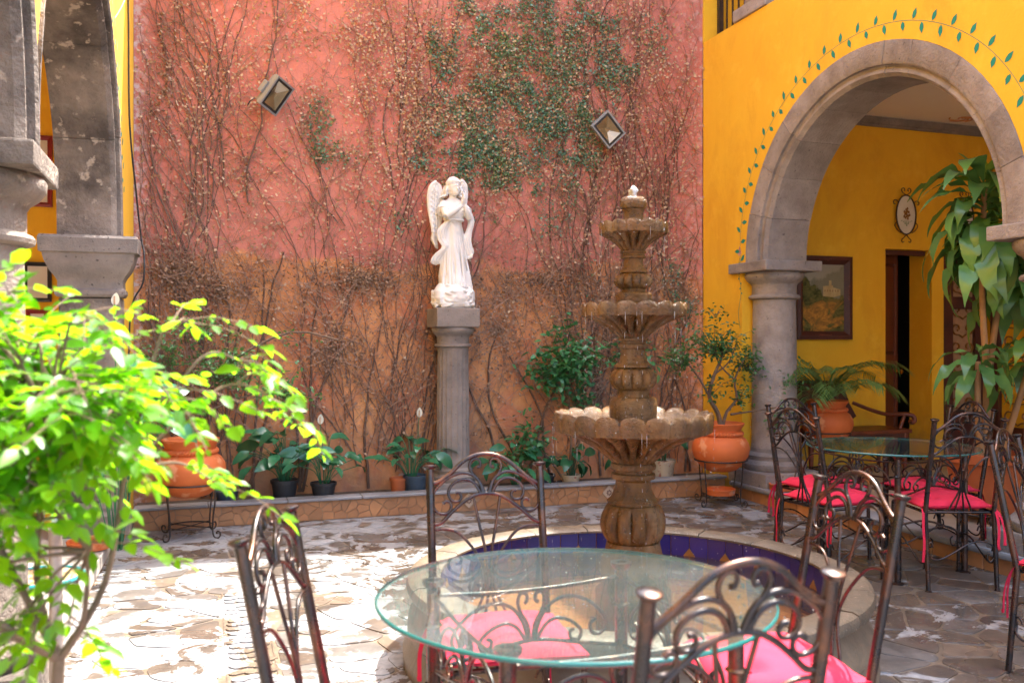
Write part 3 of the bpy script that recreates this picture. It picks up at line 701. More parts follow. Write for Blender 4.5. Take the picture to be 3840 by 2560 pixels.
# ------------------------------------------------------------------ statue on its column
pc = column('fluted grey stone pedestal column carrying the white angel statue', (1.99, 7.36, .14), 1.54, .137, .37, 'stone', .006, ah=.16)
st = thing('angel_statue', 'white praying angel statue with folded wings standing on a cloud', 'statue', (1.985, 7.34, 1.681), R(4))
Q = .000831
def X(px): return (px - 395) * Q
def Z(py): return (1440 - py) * Q
def loft(m, rows, n=64, fold=0, k=9, ph=0):
    rings = []
    for (py, xl, xr, dy, dep) in rows:
        cx, w = (X(xl) + X(xr)) / 2, (xr - xl) * Q / 2; ps = []
        for j in range(n):
            t = 2 * pi * j / n; z = Z(py)
            f = 1 + fold * (sin(k * t + ph + z * 7) * .6 + .5 * sin(k * 1.7 * t - z * 11) + .35 * sin(2.6 * k * t + z * 5)) * min(1, max(0, (700 - 0) and (py - 480) / 500))
            ps.append((cx + w * f * cos(t), dy + w * dep * f * sin(t), z))
        rings.append(m.V(*ps))
    for a, b in zip(rings, rings[1:]):
        for j in range(n): l = (j + 1) % n; m.F(a + j, a + l, b + l, b + j)
    m.F(*range(rings[0], rings[0] + n)); m.F(*range(rings[-1], rings[-1] + n))
def smooth_rows(rows, k=5):
    a = cat([Vector((r[0], r[1], r[2])) for r in rows], k); b = cat([Vector((r[3], r[4], 0)) for r in rows], k)
    return [(p.x, p.y, p.z, q.x, q.y) for p, q in zip(a, b)]
f = MB()
loft(f, smooth_rows([(1270, 240, 610, .0, .62), (1200, 258, 596, .0, .66), (1100, 255, 560, .0, .68), (1000, 262, 520, .0, .72), (850, 268, 512, .0, .72), (700, 287, 507, .0, .70), (600, 300, 490, .0, .68), (548, 308, 480, .0, .66)]), 120, .085, 9)
loft(f, smooth_rows([(560, 306, 484, .0, .66), (535, 290, 500, -.006, .72), (470, 283, 506, -.012, .72), (420, 285, 508, -.004, .66), (370, 292, 505, .0, .55), (335, 330, 465, .0, .55), (310, 352, 428, -.002, .8), (270, 352, 424, -.006, .9)]), 40)
hx, hz = X(392), Z(215)
f.ball((hx, -.012, hz), 1, 28, 20, (.056, .066, .078))                       # skull
f.ball((hx, -.002, hz + .032), 1, 20, 14, (.062, .066, .056)); f.ball((hx + .006, -.052, hz - .030), 1, 16, 12, (.038, .028, .042))         # face and jaw
f.ball((hx + .012, -.074, hz - .052), 1, 10, 8, (.015, .011, .012))          # chin
f.tube([(hx + .012, -.077, hz + .004), (hx + .015, -.088, hz - .020), (hx + .014, -.082, hz - .026)], [.005, .009, .007], 8)  # nose
f.tube([(hx - .014, -.073, hz + .008), (hx + .008, -.081, hz + .011), (hx + .034, -.072, hz + .008)], [.005, .007, .005], 6)  # brow
f.tube([(hx + .002, -.080, hz - .036), (hx + .013, -.083, hz - .035), (hx + .024, -.079, hz - .036)], [.002, .0045, .002], 6)  # lips
for dx in (-.006, .030): f.ball((hx + dx, -.072, hz - .003), .0085, 8, 6, (1.2, .7, .7))
for k in range(26):                                                          # hair: cap rolled back, curls to the shoulders
    a = pi * k / 25; f.tube([(hx + .060 * cos(a), -.045 * sin(a) - .01, hz + .018), (hx + .060 * cos(a) * .85, -.065 * sin(a) - .01, hz + .045), (hx + .03 * cos(a), -.02, hz + .076), (hx + .004 * cos(a), .012, hz + .086)], [.010, .011, .010, .006], 6, sm=2)
f.ball((hx, -.004, hz + .05), 1, 20, 14, (.050, .056, .043))
for k in range(14):
    a = -.6 + k * .25; sx = -1 if k % 2 else 1; y0 = -.03 + .007 * k
    f.tube([(hx + sx * .05, y0, hz + .02), (hx + sx * .068, y0 - .01, hz - .03), (hx + sx * (.055 + .012 * (k % 3)), y0, hz - .065), (hx + sx * (.085 + .008 * (k % 4)), y0 - .012, hz - .085)], [.009, .012, .011, .005], 6, sm=3)
# arms bent up to the joined hands
hand = (X(452), -.135, Z(400))
for sh, el, sx in (((X(300), -.0, Z(400)), (X(292), -.085, Z(520)), -1), ((X(500), -.0, Z(405)), (X(540), -.075, Z(530)), 1)):
    f.tube([sh, ((sh[0] + el[0]) / 2 + sx * .008, (sh[1] + el[1]) / 2, (sh[2] + el[2]) / 2), el], [.040, .036, .028], 12, sm=4)
    wr = (hand[0] + sx * .008, hand[1] + .012, hand[2] - .004)
    f.tube([el, ((el[0] + wr[0]) / 2, (el[1] + wr[1]) / 2 - .008, (el[2] + wr[2]) / 2 - .004), wr], [.028, .025, .017], 12, sm=4)
    f.tube([(sh[0] - sx * .01, sh[1] + .01, sh[2] + .03), (sh[0] + sx * .012, sh[1] - .01, sh[2] - .03), (sh[0] + sx * .022, sh[1] - .03, sh[2] - .055)], [.036, .052, .058], 14, sm=3)
    for q in range(3): f.tube([(sh[0] + sx * (.02 + .012 * q), sh[1] - .05 + .03 * q, sh[2] - .02), (sh[0] + sx * (.03 + .01 * q), sh[1] - .055 + .03 * q, sh[2] - .075 + .01 * q)], [.010, .012], 6)
    f.tube([wr, (hand[0] + sx * .007, hand[1] - .002, hand[2] + .03), (hand[0] + sx * .006, hand[1] - .002, hand[2] + .05)], [.015, .016, .013], 8, sm=2)
    for q in range(4): f.tube([(hand[0] + sx * .006, hand[1] - .018 + q * .010, hand[2] + .04), (hand[0] + sx * .005, hand[1] - .017 + q * .0095, hand[2] + .082 + (.006, .012, .010, 0)[q])], [.0058, .0042], 6)
    f.tube([(hand[0] + sx * .01, hand[1] + .01, hand[2] + .02), (hand[0] + sx * .013, hand[1] + .026, hand[2] + .048)], [.0065, .005], 6)
f.tube([(X(312), -.072, Z(552)), (X(395), -.092, Z(550)), (X(478), -.072, Z(552)), (X(484), 0, Z(551))], .008, 8, sm=4)   # belt
for k in range(11):                                                          # long folds of the gown
    x0 = 318 + k * 15; x1 = 262 + k * 31; f.tube([(X(x0), -.022 - .044 * sin(pi * (k + .8) / 11.6), Z(590)), (X(x0 + (x1 - x0) * .25 + 10 * sin(k)), -.020 - .055 * sin(pi * (k + .8) / 11.6), Z(800)), (X(x0 + (x1 - x0) * .55 + 12 * sin(k * 2)), -.022 - .066 * sin(pi * (k + .8) / 11.6), Z(1010)), (X(x1), -.030 - .085 * sin(pi * (k + .8) / 11.6), Z(1235))], [.004, .010, .012, .016], 6, sm=4)
def ribbon(pts, w, th=.012):
    for q in (-1, -.33, .33, 1): f.tube([(p[0] + q * w * p[3], p[1] + .012 * abs(q), p[2] + q * .3 * w) for p in pts], [th * .8] + [th] * (len(pts) - 2) + [th * .6], 7, sm=4)
P = lambda px, py, y, s=1: (X(px), y, Z(py), s)
ribbon([P(325, 560, -.05, .6), P(262, 650, -.055, 1), P(268, 740, -.05, 1), P(300, 820, -.06, .8), P(240, 900, -.035, 1.2), P(212, 965, -.02, 1.2), P(250, 990, .0, .6)], .032)
ribbon([P(560, 470, -.03, .5), P(588, 560, -.02, .6), P(560, 660, -.02, .7), P(530, 740, -.03, 1.1), P(545, 820, -.03, 1), P(560, 880, -.03, 1.1), P(530, 935, -.01, .9)], .032)
f.tube([P(545, 930, -.02)[:3], P(575, 915, -.04)[:3], P(588, 880, -.04)[:3]], [.012, .014, .006], 7, sm=3)
fig = f.build('figure', 'statue', st, smooth=180)
md = fig.modifiers.new('fuse', 'REMESH'); md.mode = 'VOXEL'; md.voxel_size = .0042; md.use_smooth_shade = True
md = fig.modifiers.new('soften', 'SMOOTH'); md.factor = .5; md.iterations = 3
for sx, oy in ((-1, 0), (1, 0)):
    w = MB(); wr = random.Random(2 + sx)
    if sx < 0: top, out, tip, inn = (245, 150), [(238, 152), (185, 200), (162, 300), (165, 420), (185, 540), (200, 650), (185, 740), (215, 800)], (230, 800), [(290, 180), (325, 290), (325, 420), (310, 540), (285, 640), (255, 750)]
    else: top, out, tip, inn = (510, 115), [(500, 120), (545, 160), (566, 240), (562, 330), (548, 420), (530, 500)], (520, 520), [(445, 160), (440, 250), (470, 340), (490, 420), (500, 480)]
    o = cat([Vector((X(a), 0, Z(b))) for a, b in out], 6); i_ = cat([Vector((X(a), 0, Z(b))) for a, b in inn], 6)
    L = len(o)
    bk = [o[int(k * (L - 1) / 29)] for k in range(30)]; fk = [i_[int(k * (len(i_) - 1) / 29)] for k in range(30)]
    for k in range(29):
        y0 = .052 + .022 * sin(k / 29 * pi); d = .016
        b = w.V(*[bk[k] + Vector((0, y0 - d * .6, 0)), bk[k + 1] + Vector((0, y0 - d * .6, 0)), fk[k + 1] + Vector((0, y0 + .02 - d, 0)), fk[k] + Vector((0, y0 + .02 - d, 0)), bk[k] + Vector((0, y0 + d, 0)), bk[k + 1] + Vector((0, y0 + d, 0)), fk[k + 1] + Vector((0, y0 + .03 + d, 0)), fk[k] + Vector((0, y0 + .03 + d, 0))])
        for q in ((0, 3, 2, 1), (4, 5, 6, 7), (0, 1, 5, 4), (1, 2, 6, 5), (2, 3, 7, 6), (3, 0, 4, 7)): w.F(*[b + z_ for z_ in q])
    w.tube([p + Vector((0, .045 + .02 * sin(k / L * pi), 0)) for k, p in enumerate(o)][:int(L * .75)], [.017, .021, .016, .012], 8)
    for row, (t0, wd, ln) in enumerate(((.12, .016, .05), (.38, .017, .07), (.66, .017, .085))):
        for k in range(3, 28, 2):
            a = bk[k].lerp(fk[k], t0 * (.7 if row else 1)); dv = (bk[min(k + 4, 29)] - bk[k]); dv = dv.normalized() if dv.length > .001 else Vector((0, 0, -1))
            dv = (dv + Vector((0, 0, -1.2))).normalized(); y0 = .044 + .02 * sin(k / 29 * pi) + .016 * t0 - .006 * (2 - row) * .6
            w.tube([(a.x, y0, a.z), (a.x + dv.x * ln * .5, y0 - .007, a.z + dv.z * ln * .5), (a.x + dv.x * ln, y0 + .004, a.z + dv.z * ln)], [.006, wd * .55, .004], 8, sm=2)
    wo = w.build('wing', 'statue', st, smooth=180)
    md = wo.modifiers.new('fuse', 'REMESH'); md.mode = 'VOXEL'; md.voxel_size = .0042; md.use_smooth_shade = True
    md = wo.modifiers.new('soften', 'SMOOTH'); md.factor = .5; md.iterations = 1
c_ = MB(); cr = random.Random(9)
c_.lathe([(.155, 0), (.175, .03), (.185, .08), (.175, .14), (.14, .19), (.06, .21)], 40, mod=lambda k, r, z, th: (r * (1 + .05 * sin(5 * th + k)) * (1 if abs(sin(th)) < .7 else .85), z))
for k in range(120):
    a = cr.uniform(0, 2 * pi); z = cr.uniform(.015, .2); q = .172 * (1 if z < .14 else .75); e = cr.uniform(.25, .6)
    c_.tube([(q * cos(a + t * e) * (1 + .05 * sin(t * 3)), q * .85 * sin(a + t * e), z + .012 * sin(t * 2.5 + k)) for t in (0, .33, .66, 1)], [.004, .013, .012, .004], 7, sm=2)
co = c_.build('cloud_base', 'statue', st, smooth=180)
md = co.modifiers.new('fuse', 'REMESH'); md.mode = 'VOXEL'; md.voxel_size = .006; md.use_smooth_shade = True

# ------------------------------------------------------------------ flood lights on the red wall
def floodlight(label, loc, rot, s=1):
    t = thing('floodlight', label, 'lamp', loc, 0, 'floodlights fixed to the red wall'); t.rotation_euler = rot; w, h = .135 * s, .108 * s
    m = MB(); a = m.V((-w, -.0, -h), (w, -.0, -h), (w, -.0, h), (-w, -.0, h)); b = m.V((-w, .03, -h), (w, .03, -h), (w, .03, h), (-w, .03, h)); c = m.V((-w * .8, .075, -h * .8), (w * .8, .075, -h * .8), (w * .8, .075, h * .8), (-w * .8, .075, h * .8))
    for p, q in ((a, b), (b, c)):
        for j in range(4): k = (j + 1) % 4; m.F(p + j, p + k, q + k, q + j)
    m.F(c, c + 1, c + 2, c + 3); m.build('housing', 'lamp_grey', t, bevel=.004)
    def frame(y0, y1, o, i):
        m = MB(); P = [(-w + o, -h + o), (w - o, -h + o), (w - o, h - o), (-w + o, h - o)]; Q_ = [(-w + i, -h + i), (w - i, -h + i), (w - i, h - i), (-w + i, h - i)]
        for j in range(4):
            k = (j + 1) % 4
            for y in (y0, y1): m.poly([(P[j][0], y, P[j][1]), (P[k][0], y, P[k][1]), (Q_[k][0], y, Q_[k][1]), (Q_[j][0], y, Q_[j][1])])
            m.poly([(P[j][0], y0, P[j][1]), (P[k][0], y0, P[k][1]), (P[k][0], y1, P[k][1]), (P[j][0], y1, P[j][1])]); m.poly([(Q_[j][0], y0, Q_[j][1]), (Q_[k][0], y0, Q_[k][1]), (Q_[k][0], y1, Q_[k][1]), (Q_[j][0], y1, Q_[j][1])])
        return m
    frame(-.012, -.001, 0, .014 * s).build('frame', 'lamp_grey', t); frame(-.010, -.002, .0145 * s, .034 * s).build('gasket', 'lamp_rim', t)
    m = MB(); i = .034 * s; a = m.V((-w + i, -.003, -h + i), (w - i, -.003, -h + i), (w - i, -.003, h - i), (-w + i, -.003, h - i)); b = m.V(*[(sx * .02, .0285, sz * .014) for sx, sz in ((-1, -1), (1, -1), (1, 1), (-1, 1))])
    m2 = MB(); m2.v = list(m.v)
    for j in range(4):
        k = (j + 1) % 4; (m2 if j == 1 else m).F(a + j, a + k, b + k, b + j)  # one reflector side split off for a paler colour than the others
    m.F(b, b + 1, b + 2, b + 3); m.build('reflector', 'lamp_in', t, fix=False); m2.build('reflector_panel', 'lamp_in_pale', t, fix=False)
    m = MB(); m.poly([(-w + i, -.0055, -h + i), (w - i, -.0055, -h + i), (w - i, -.0055, h - i), (-w + i, -.0055, h - i)]); m.build('pane', 'lamp_glass', t, fix=False)
    MB().box(-.05, .03, h + .001, .05, .075, h + .022).build('junction_box', 'lamp_grey', t, bevel=.003)
    MB().tube([(-.03, .076, 0), (-.02, .13, .01), (0, .19, 0)], .012, 8).build('bracket', 'lamp_grey', t)
    return t
xl = Vector((.54, -.185, .82)).normalized(); nl = Vector((.60, -.66, -.45)); nl = (nl - xl * nl.dot(xl)).normalized()
f1 = floodlight('grey floodlight turned sideways on the red wall above the dry vines', (.54, 7.40, 3.365), Matrix((xl, -nl, xl.cross(-nl))).transposed().to_euler())
f2 = floodlight('diamond tilted grey floodlight facing the camera near the yellow wall', (3.47, 7.43, 3.325), (R(12), R(45), R(8)))
MB().tube([(-.12, .03, .14), (-.16, .02, .17), (-.2, .05, .14), (-.16, .1, .1)], .004, 6, sm=4).build('cable', 'black', f1)
# ------------------------------------------------------------------ wrought iron chairs
KX = .39 / 655
def bp(px, py, mir=1, off=0):                # pattern of the chair back -> local point on the leaning back plane
    z = .965 - (py - 150) * .00060; return (mir * (px - 540) * KX, -.2 - .105 * (z - .44) / .525 + off, z)
def make_chair(label):
    t = thing('iron_chair', label, 'chair', (0, 0, 0), 0, 'wrought iron chairs round the glass tables')
    for s in (-1, 1):
        p = MB().tube([(s * .195, -.235, .004), (s * .195, -.2, .44), (s * .195, -.305, .963)], [.0125, .0135, .0145], 10).build('back_post', 'bronze', t, smooth=50)
        MB().lathe([(.0145, 0), (.019, .004), (.024, .010), (.0235, .0135), (.018, .0165), (0, .0175)], 18).build('post_cap', 'bronze', p, (s * .195, -.3055, .958), smooth=50).rotation_euler = (R(11), 0, 0)
        MB().lathe([(.019, 0), (.019, .006), (.013, .009)], 12).build('foot', 'bronze', p, (s * .195, -.2355, 0), smooth=40)
        q = MB().tube([(s * .205, .2, .004), (s * .2, .19, .435)], .0115, 10).build('front_leg', 'bronze', t, smooth=50)
        MB().lathe([(.019, 0), (.019, .006), (.012, .009)], 12).build('foot', 'bronze', q, (s * .205, .2, 0), smooth=40)
    MB().tube([bp(*p) for p in ((216, 258), (262, 236), (330, 185), (400, 125), (470, 90), (540, 80), (610, 90), (680, 125), (750, 185), (818, 228), (864, 240))], .0078, 8, sm=4).build('top_rail', 'bronze', t, smooth=60)
    MB().tube([bp(*p) for p in ((213, 478), (265, 458), (330, 402), (400, 348), (470, 312), (540, 302), (610, 312), (680, 348), (750, 402), (815, 458), (867, 462))], .0068, 8, sm=4).build('lower_rail', 'bronze', t, smooth=60)
    for s in (-1, 1):
        for nm, pts, r in (('heart_scroll', ((528, 298), (505, 240), (465, 195), (446, 152), (458, 116), (488, 106), (510, 124), (506, 152), (490, 152)), [.0065, .006, .006, .0055, .005, .005, .005, .0065]),
                           ('outer_scroll', ((518, 296), (492, 222), (435, 187), (370, 188), (298, 222), (245, 268), (220, 318), (226, 362), (252, 398), (295, 408), (326, 385), (329, 352), (306, 338), (284, 350)), [.0065, .006, .0058, .0056, .0056, .0056, .0056, .0052, .0065]),
                           ('inner_scroll', ((503, 296), (470, 242), (420, 220), (365, 230), (326, 264), (318, 305), (340, 338), (374, 340), (392, 318), (382, 294), (362, 292)), [.0065, .006, .0056, .0056, .0052, .0052, .0065])):
            MB().tube([bp(x, y, 1 if s < 0 else -1) for x, y in pts], r, 8, sm=4).build(nm, 'bronze', t, smooth=60)
        MB().tube([bp(x, y, 1 if s < 0 else -1) for x, y in ((214, 492), (298, 490), (370, 516), (440, 590), (492, 670), (520, 760), (502, 850), (455, 950), (430, 1012))], .0052, 7, sm=4).build('back_rod', 'bronze', t, smooth=60)
        MB().tube([bp(x, y, 1 if s < 0 else -1, .004) for x, y in ((462, 322), (490, 470), (520, 610), (532, 760), (528, 850), (508, 950), (498, 1012))], .0052, 7, sm=4).build('back_rod', 'bronze', t, smooth=60)
    MB().tube([(-.19, -.19, .437), (.19, -.19, .437), (.2, .19, .437), (-.2, .19, .437)], .0085, 8, closed=True).build('seat_frame', 'bronze', t, smooth=50)
    sm_ = MB().tube([(0, -.185, .437), (0, .185, .437)], .005, 6).mesh('seat_bar', 'bronze', smooth=50)
    for k in range(5): link('seat_bar', sm_, t, (-.12 + .06 * k, 0, 0))
    def scr(a, b):                            # S scroll stretcher between two legs
        a, b = Vector(a), Vector(b); d = b - a; P = lambda u, v: a + d * u + Vector((0, 0, v))
        return MB().tube([P(.10, .045), P(.065, .075), P(.03, .055), P(.03, .015), P(.09, -.02), P(.22, -.02), P(.42, .02), P(.62, .065), P(.82, .078), P(.95, .055), P(.985, .015), P(.95, -.03), P(.90, -.035), P(.88, .0), P(.915, .018)], .005, 7, sm=4)
    for a, b in (((-.197, -.22, .17), (-.203, .198, .17)), ((.197, -.22, .17), (.203, .198, .17)), ((-.197, -.215, .2), (.197, -.215, .2)), ((-.203, .197, .2), (.203, .197, .2))): scr(a, b).build('stretcher', 'bronze', t, smooth=60)
    return t
def make_cushion(label):
    t = thing('seat_cushion', label, 'cushion', (0, 0, 0), 0, 'pink tufted cushions on the iron chairs')
    m = MB(); N = 28; tf = [(a, b) for a in (-.1, .1) for b in (-.1, .1)]
    for side in (1, -1):
        for j in range(N + 1):
            for i in range(N + 1):
                u, v = -1 + 2 * i / N, -1 + 2 * j / N; x = u * .212 * (1 - .035 * (1 - v * v)) ; y = v * .212 * (1 - .035 * (1 - u * u))
                e = max(0, 1 - (abs(u) ** 4 + abs(v) ** 4) ** .62 * (1 if 1 else 0)) if max(abs(u), abs(v)) < .999 else 0; z = .052 * e ** .5
                for a, b in tf: z -= .034 * math.exp(-((x - a) ** 2 + (y - b) ** 2) / .0016) * (1 if side > 0 else .3)
                z += .010 * mn.noise(Vector((x * 15, y * 15, 3))) * e ** .5; z = max(z, .0015)
                m.V((x, y, .036 + side * z * (1 if side > 0 else .72)))
    for s_ in range(2):
        o = s_ * (N + 1) ** 2
        for j in range(N):
            for i in range(N): a = o + j * (N + 1) + i; m.F(a, a + 1, a + N + 2, a + N + 1) if s_ == 0 else m.F(a, a + N + 1, a + N + 2, a + 1)
    m.build('pad', 'pink', t, smooth=180, fix=False)
    MB().tube([(-.207, -.207, .032), (0, -.2, .032), (.207, -.207, .032), (.2, 0, .032), (.207, .207, .032), (0, .2, .032), (-.207, .207, .032), (-.2, 0, .032)], .0035, 5, closed=True).build('piping', 'pink', t, smooth=60)
    for s in (-1, 1):
        for k, (dx, L) in enumerate(((0, .27),) if s < 0 else ((0, .2), (.014, .16))):
            pts = [(s * .2, -.2, .03), (s * (.206 + dx), -.225, .0), (s * (.212 + dx * 2), -.24 - .004 * k, -.08), (s * (.208 + dx * 2.3), -.242 - .006 * k, -.17), (s * (.214 + dx * 2), -.24 - .012 * k, -L)]
            m = MB(); P_ = cat(pts, 5)
            for a, b in zip(P_, P_[1:]): m.poly([a + Vector((-.006, .002, 0)), b + Vector((-.006, .002, 0)), b + Vector((.007, 0, 0)), a + Vector((.007, 0, 0))])
            for a, b in zip(P_, P_[1:]): m.poly([a + Vector((-.007, .0, 0)), b + Vector((-.007, .0, 0)), b + Vector((.007, -.0025, 0)), a + Vector((.007, -.0025, 0))])
            m.build('tie', 'pink', t, fix=False)
    m = MB()
    for a, b in tf: m.ball((a, b, .056), .008, 7, 4, (1, 1, .5))
    m.build('tufts', 'pink', t, smooth=180)
    return t
CH = [  # back centre x, y, facing dx, dy, chair label, cushion label
    (.915, 1.385, -.03, 1, 'iron chair seen from behind in front of the near glass table', 'sunlit pink cushion on the chair seen from behind at the near table'),
    (1.845, 2.20, -1, .07, 'iron chair with red glow on its rods beside the near table and pool rim', 'sun-bleached pink cushion on the chair between near table and pool'),
    (.925, 2.99, -.10, -1, 'iron chair facing the camera behind the near glass table', 'pale pink cushion seen through the near glass tabletop'),
    (.14, 2.20, 1, -.38, 'iron chair seen from its side on the sunlit floor', 'pink cushion on the side-on chair of the sunlit floor, below the frame edge'),
    (3.24, 4.42, 1, .12, 'iron chair at the far table nearest the fountain pool, tie hanging down', 'bright pink cushion with white tag on the far chair nearest the pool'),
    (3.80, 5.19, .06, -1, 'iron chair at the far table in front of the palm urn', 'pink cushion at the far table below the palm urn'),
    (3.99, 3.86, .30, .95, 'iron chair seen from behind at the far table with long pink ties', 'pink cushion with long hanging ties on the far chair seen from behind'),
    (4.72, 4.55, -1, .1, 'iron chair at the far table in front of the big broad-leaved pot', 'pink cushion at the far table before the big terracotta pot'),
    (3.36, 3.06, .45, -.89, 'iron chair turned away, only its post and scrolls at the picture edge', 'pink cushion with dangling ties on the turned chair at the picture edge')]
chair0 = make_chair(CH[0][4]); cush0 = make_cushion(CH[0][5])
for k, (x, y, dx, dy, lab, clab) in enumerate(CH):
    rz = atan2(-dx, dy); u = Vector((dx, dy, 0)).normalized(); o = Vector((x, y, 0)) + u * .305
    c = chair0 if k == 0 else copy_tree(chair0); c.location = o; c.rotation_euler = (0, 0, rz); c['label'] = lab
    q = cush0 if k == 0 else copy_tree(cush0); q.location = o + Vector((0, 0, .434)) + u * .012; q.rotation_euler = (0, 0, rz + .03 * sin(k * 3)); q['label'] = clab
# ------------------------------------------------------------------ glass tables
def make_table(label):
    t = thing('glass_table', label, 'table', (0, 0, 0), 0, 'round glass tables on iron frames')
    m = MB(); Rr = .505; m.lathe([(0, .757), (Rr - .004, .757)], 96, cap=False); m.lathe([(Rr - .004, .745), (0, .745)], 96, cap=False); top = m.build('glass_top', 'glass', t, fix=False)
    MB().lathe([(Rr - .004, .7571), (Rr, .755), (Rr + .0015, .751), (Rr, .747), (Rr - .004, .7449)], 96, cap=False).build('glass_edge', 'glass_edge', top, smooth=180)
    L = .29
    for sx, sy in ((-1, -1), (1, -1), (1, 1), (-1, 1)):
        g = MB().tube([(sx * L, sy * L, .005), (sx * L, sy * L, .736)], .019, 14).build('leg', 'bronze', t, smooth=50)
        MB().lathe([(.019, .72), (.031, .733), (.032, .7435), (.017, .7438), (.016, .735)], 20, (sx * L, sy * L, 0)).build('cup', 'bronze', g, smooth=40)
        for z in (.24, .46, .62): MB().lathe([(.0195, z - .006), (.026, z), (.0195, z + .006)], 16, (sx * L, sy * L, 0), cap=False).build('collar', 'bronze', g, smooth=60)
        MB().lathe([(.036, 0), (.036, .008), (.02, .014)], 16, (sx * L, sy * L, 0)).build('foot', 'bronze', g, smooth=40)
    for q in range(4):
        rot = q * pi / 2; B = lambda u, v: (u * .27 / .3, -.29, v)
        a = MB().tube([B(-.3, .70), B(-.1, .69), B(.1, .69), B(.3, .70)], .006, 7, sm=4).build('apron_rail', 'bronze', t, (0, 0, 0), rot, smooth=60)
        MB().tube([B(-.3, .50), B(-.2, .515), B(0, .545), B(.2, .515), B(.3, .50)], .006, 7, sm=4).build('arched_rail', 'bronze', t, (0, 0, 0), rot, smooth=60)
        for s in (-1, 1):
            for nm, pts in (('heart_scroll', ((.006, .545), (.012, .59), (.038, .63), (.046, .66), (.036, .682), (.018, .678), (.014, .66), (.024, .652))),
                            ('outer_scroll', ((.012, .545), (.03, .60), (.07, .645), (.13, .66), (.20, .64), (.25, .60), (.265, .565), (.245, .54), (.215, .545), (.208, .572), (.228, .585))),
                            ('inner_scroll', ((.02, .545), (.05, .585), (.09, .60), (.14, .585), (.175, .555), (.165, .53), (.14, .535), (.135, .555), (.15, .562)))):
                MB().tube([B(s * u, v) for u, v in pts], .0055, 7, sm=4).build(nm, 'bronze', t, (0, 0, 0), rot, smooth=60)
    for s in (-1, 1): MB().tube([(-.28, -.28 * s, .24), (-.14, -.14 * s, .30), (0, 0, .26), (.14, .14 * s, .30), (.28, .28 * s, .24)], .007, 7, sm=5).build('cross_brace', 'bronze', t, smooth=60)
    return t
t0 = make_table('round glass table in front, pink cushion showing through its top')
t0.location = (.895, 2.125, 0); t0.rotation_euler = (0, 0, R(2))
dup(t0, (4.03, 4.50, 0), R(8), 'round glass table under the arch, corridor mirrored in its top')
# ------------------------------------------------------------------ terracotta urns
def make_urn(label, stand=True, h0=.29):
    t = thing('terracotta_urn', label, 'urn', (0, 0, 0), 0, 'orange terracotta urns on iron stands')
    MB().lathe([(.10, h0), (.135, h0 + .012), (.19, h0 + .06), (.232, h0 + .13), (.245, h0 + .185), (.238, h0 + .235), (.212, h0 + .278), (.182, h0 + .300), (.168, h0 + .312), (.168, h0 + .335), (.178, h0 + .37), (.198, h0 + .395), (.202, h0 + .408), (.196, h0 + .413), (.182, h0 + .405), (.165, h0 + .37)], 56, cap=False).build('body', 'terracotta', t, smooth=50)
    m = MB()
    for ph in (0, pi): m.tube([((.176 + .010 * cos(26 * a + ph)) * cos(a), (.176 + .010 * cos(26 * a + ph)) * sin(a), h0 + .322 + .011 * sin(26 * a + ph)) for a in [2 * pi * i / 260 for i in range(260)]], .0115, 6, closed=True)
    m.build('rope_band', 'terracotta', t, smooth=180)
    MB().lathe([(.168, h0 + .365), (0, h0 + .375)], 32, cap=False).build('soil', 'soil', t)
    if stand:
        s = thing('iron_stand', 'x', 'plant stand', (0, 0, 0), 0, 'black iron stands under the urns')
        MB().tube([(.222 * cos(a), .222 * sin(a), h0 + .095) for a in [2 * pi * i / 40 for i in range(40)]], .006, 6, closed=True).build('ring', 'iron', s, smooth=60)
        MB().tube([(.15 * cos(a), .15 * sin(a), .075) for a in [2 * pi * i / 32 for i in range(32)]], .005, 6, closed=True).build('lower_ring', 'iron', s, smooth=60)
        for k in range(4):
            a = k * pi / 2 + .4; P = lambda r, z: (r * cos(a), r * sin(a), z)
            MB().tube([P(.224, h0 + .097), P(.218, h0 - .05), P(.205, .16), P(.20, .06), P(.215, .012), P(.25, .008), P(.268, .03), P(.258, .055), P(.236, .05), P(.236, .034)], .0058, 7, sm=4).build('leg', 'iron', s, smooth=60)
            MB().tube([P(.2, .075), P(.0, .073)], .004, 6).build('spoke', 'iron', s, smooth=60)
        return t, s
    return t
u1, s1 = make_urn('orange terracotta urn between the yellow wall and far table, under a bonsai-like shrub')
u1.location = (4.20, 6.72, 0); s1.location = (4.20, 6.72, 0); s1['label'] = 'black iron stand carrying the urn beside the tall stone column'
u2 = dup(u1, (-.10, 6.86, 0), .7, 'orange terracotta urn partly hidden by the bright green leaves'); s2 = dup(s1, (-.10, 6.86, 0), .45, 'black iron stand under the urn behind the bright green leaves')
u3 = dup(u1, (5.46, 6.92, .19), .3, 'orange terracotta urn with the palm in front of the wooden bench'); s3 = dup(s1, (5.46, 6.92, .14), .2, 'black iron stand under the palm urn in the corridor')
u3.scale = (.95,) * 3; s3.scale = (.95, .95, 1.1)
# saucers
def saucer(label, loc, r):
    t = thing('clay_saucer', label, 'saucer', loc, 0, 'orange clay plant saucers')
    MB().lathe([(r * .85, .0), (r * .97, .005), (r, .045), (r * 1.03, .05), (r * 1.0, .056), (r * .93, .05), (r * .9, .016), (0, .014)], 36).build('dish', 'terracotta', t, smooth=40); return t
saucer('orange clay saucer inside the legs of the iron stand', (4.20, 6.72, .082), .125)
saucer('orange clay saucer on the stone step next to the column plinth', (4.62, 6.42, .147), .115)
saucer('orange clay saucer on the pale gallery floor behind the bright leaves', (-.68, 6.12, .114), .13)

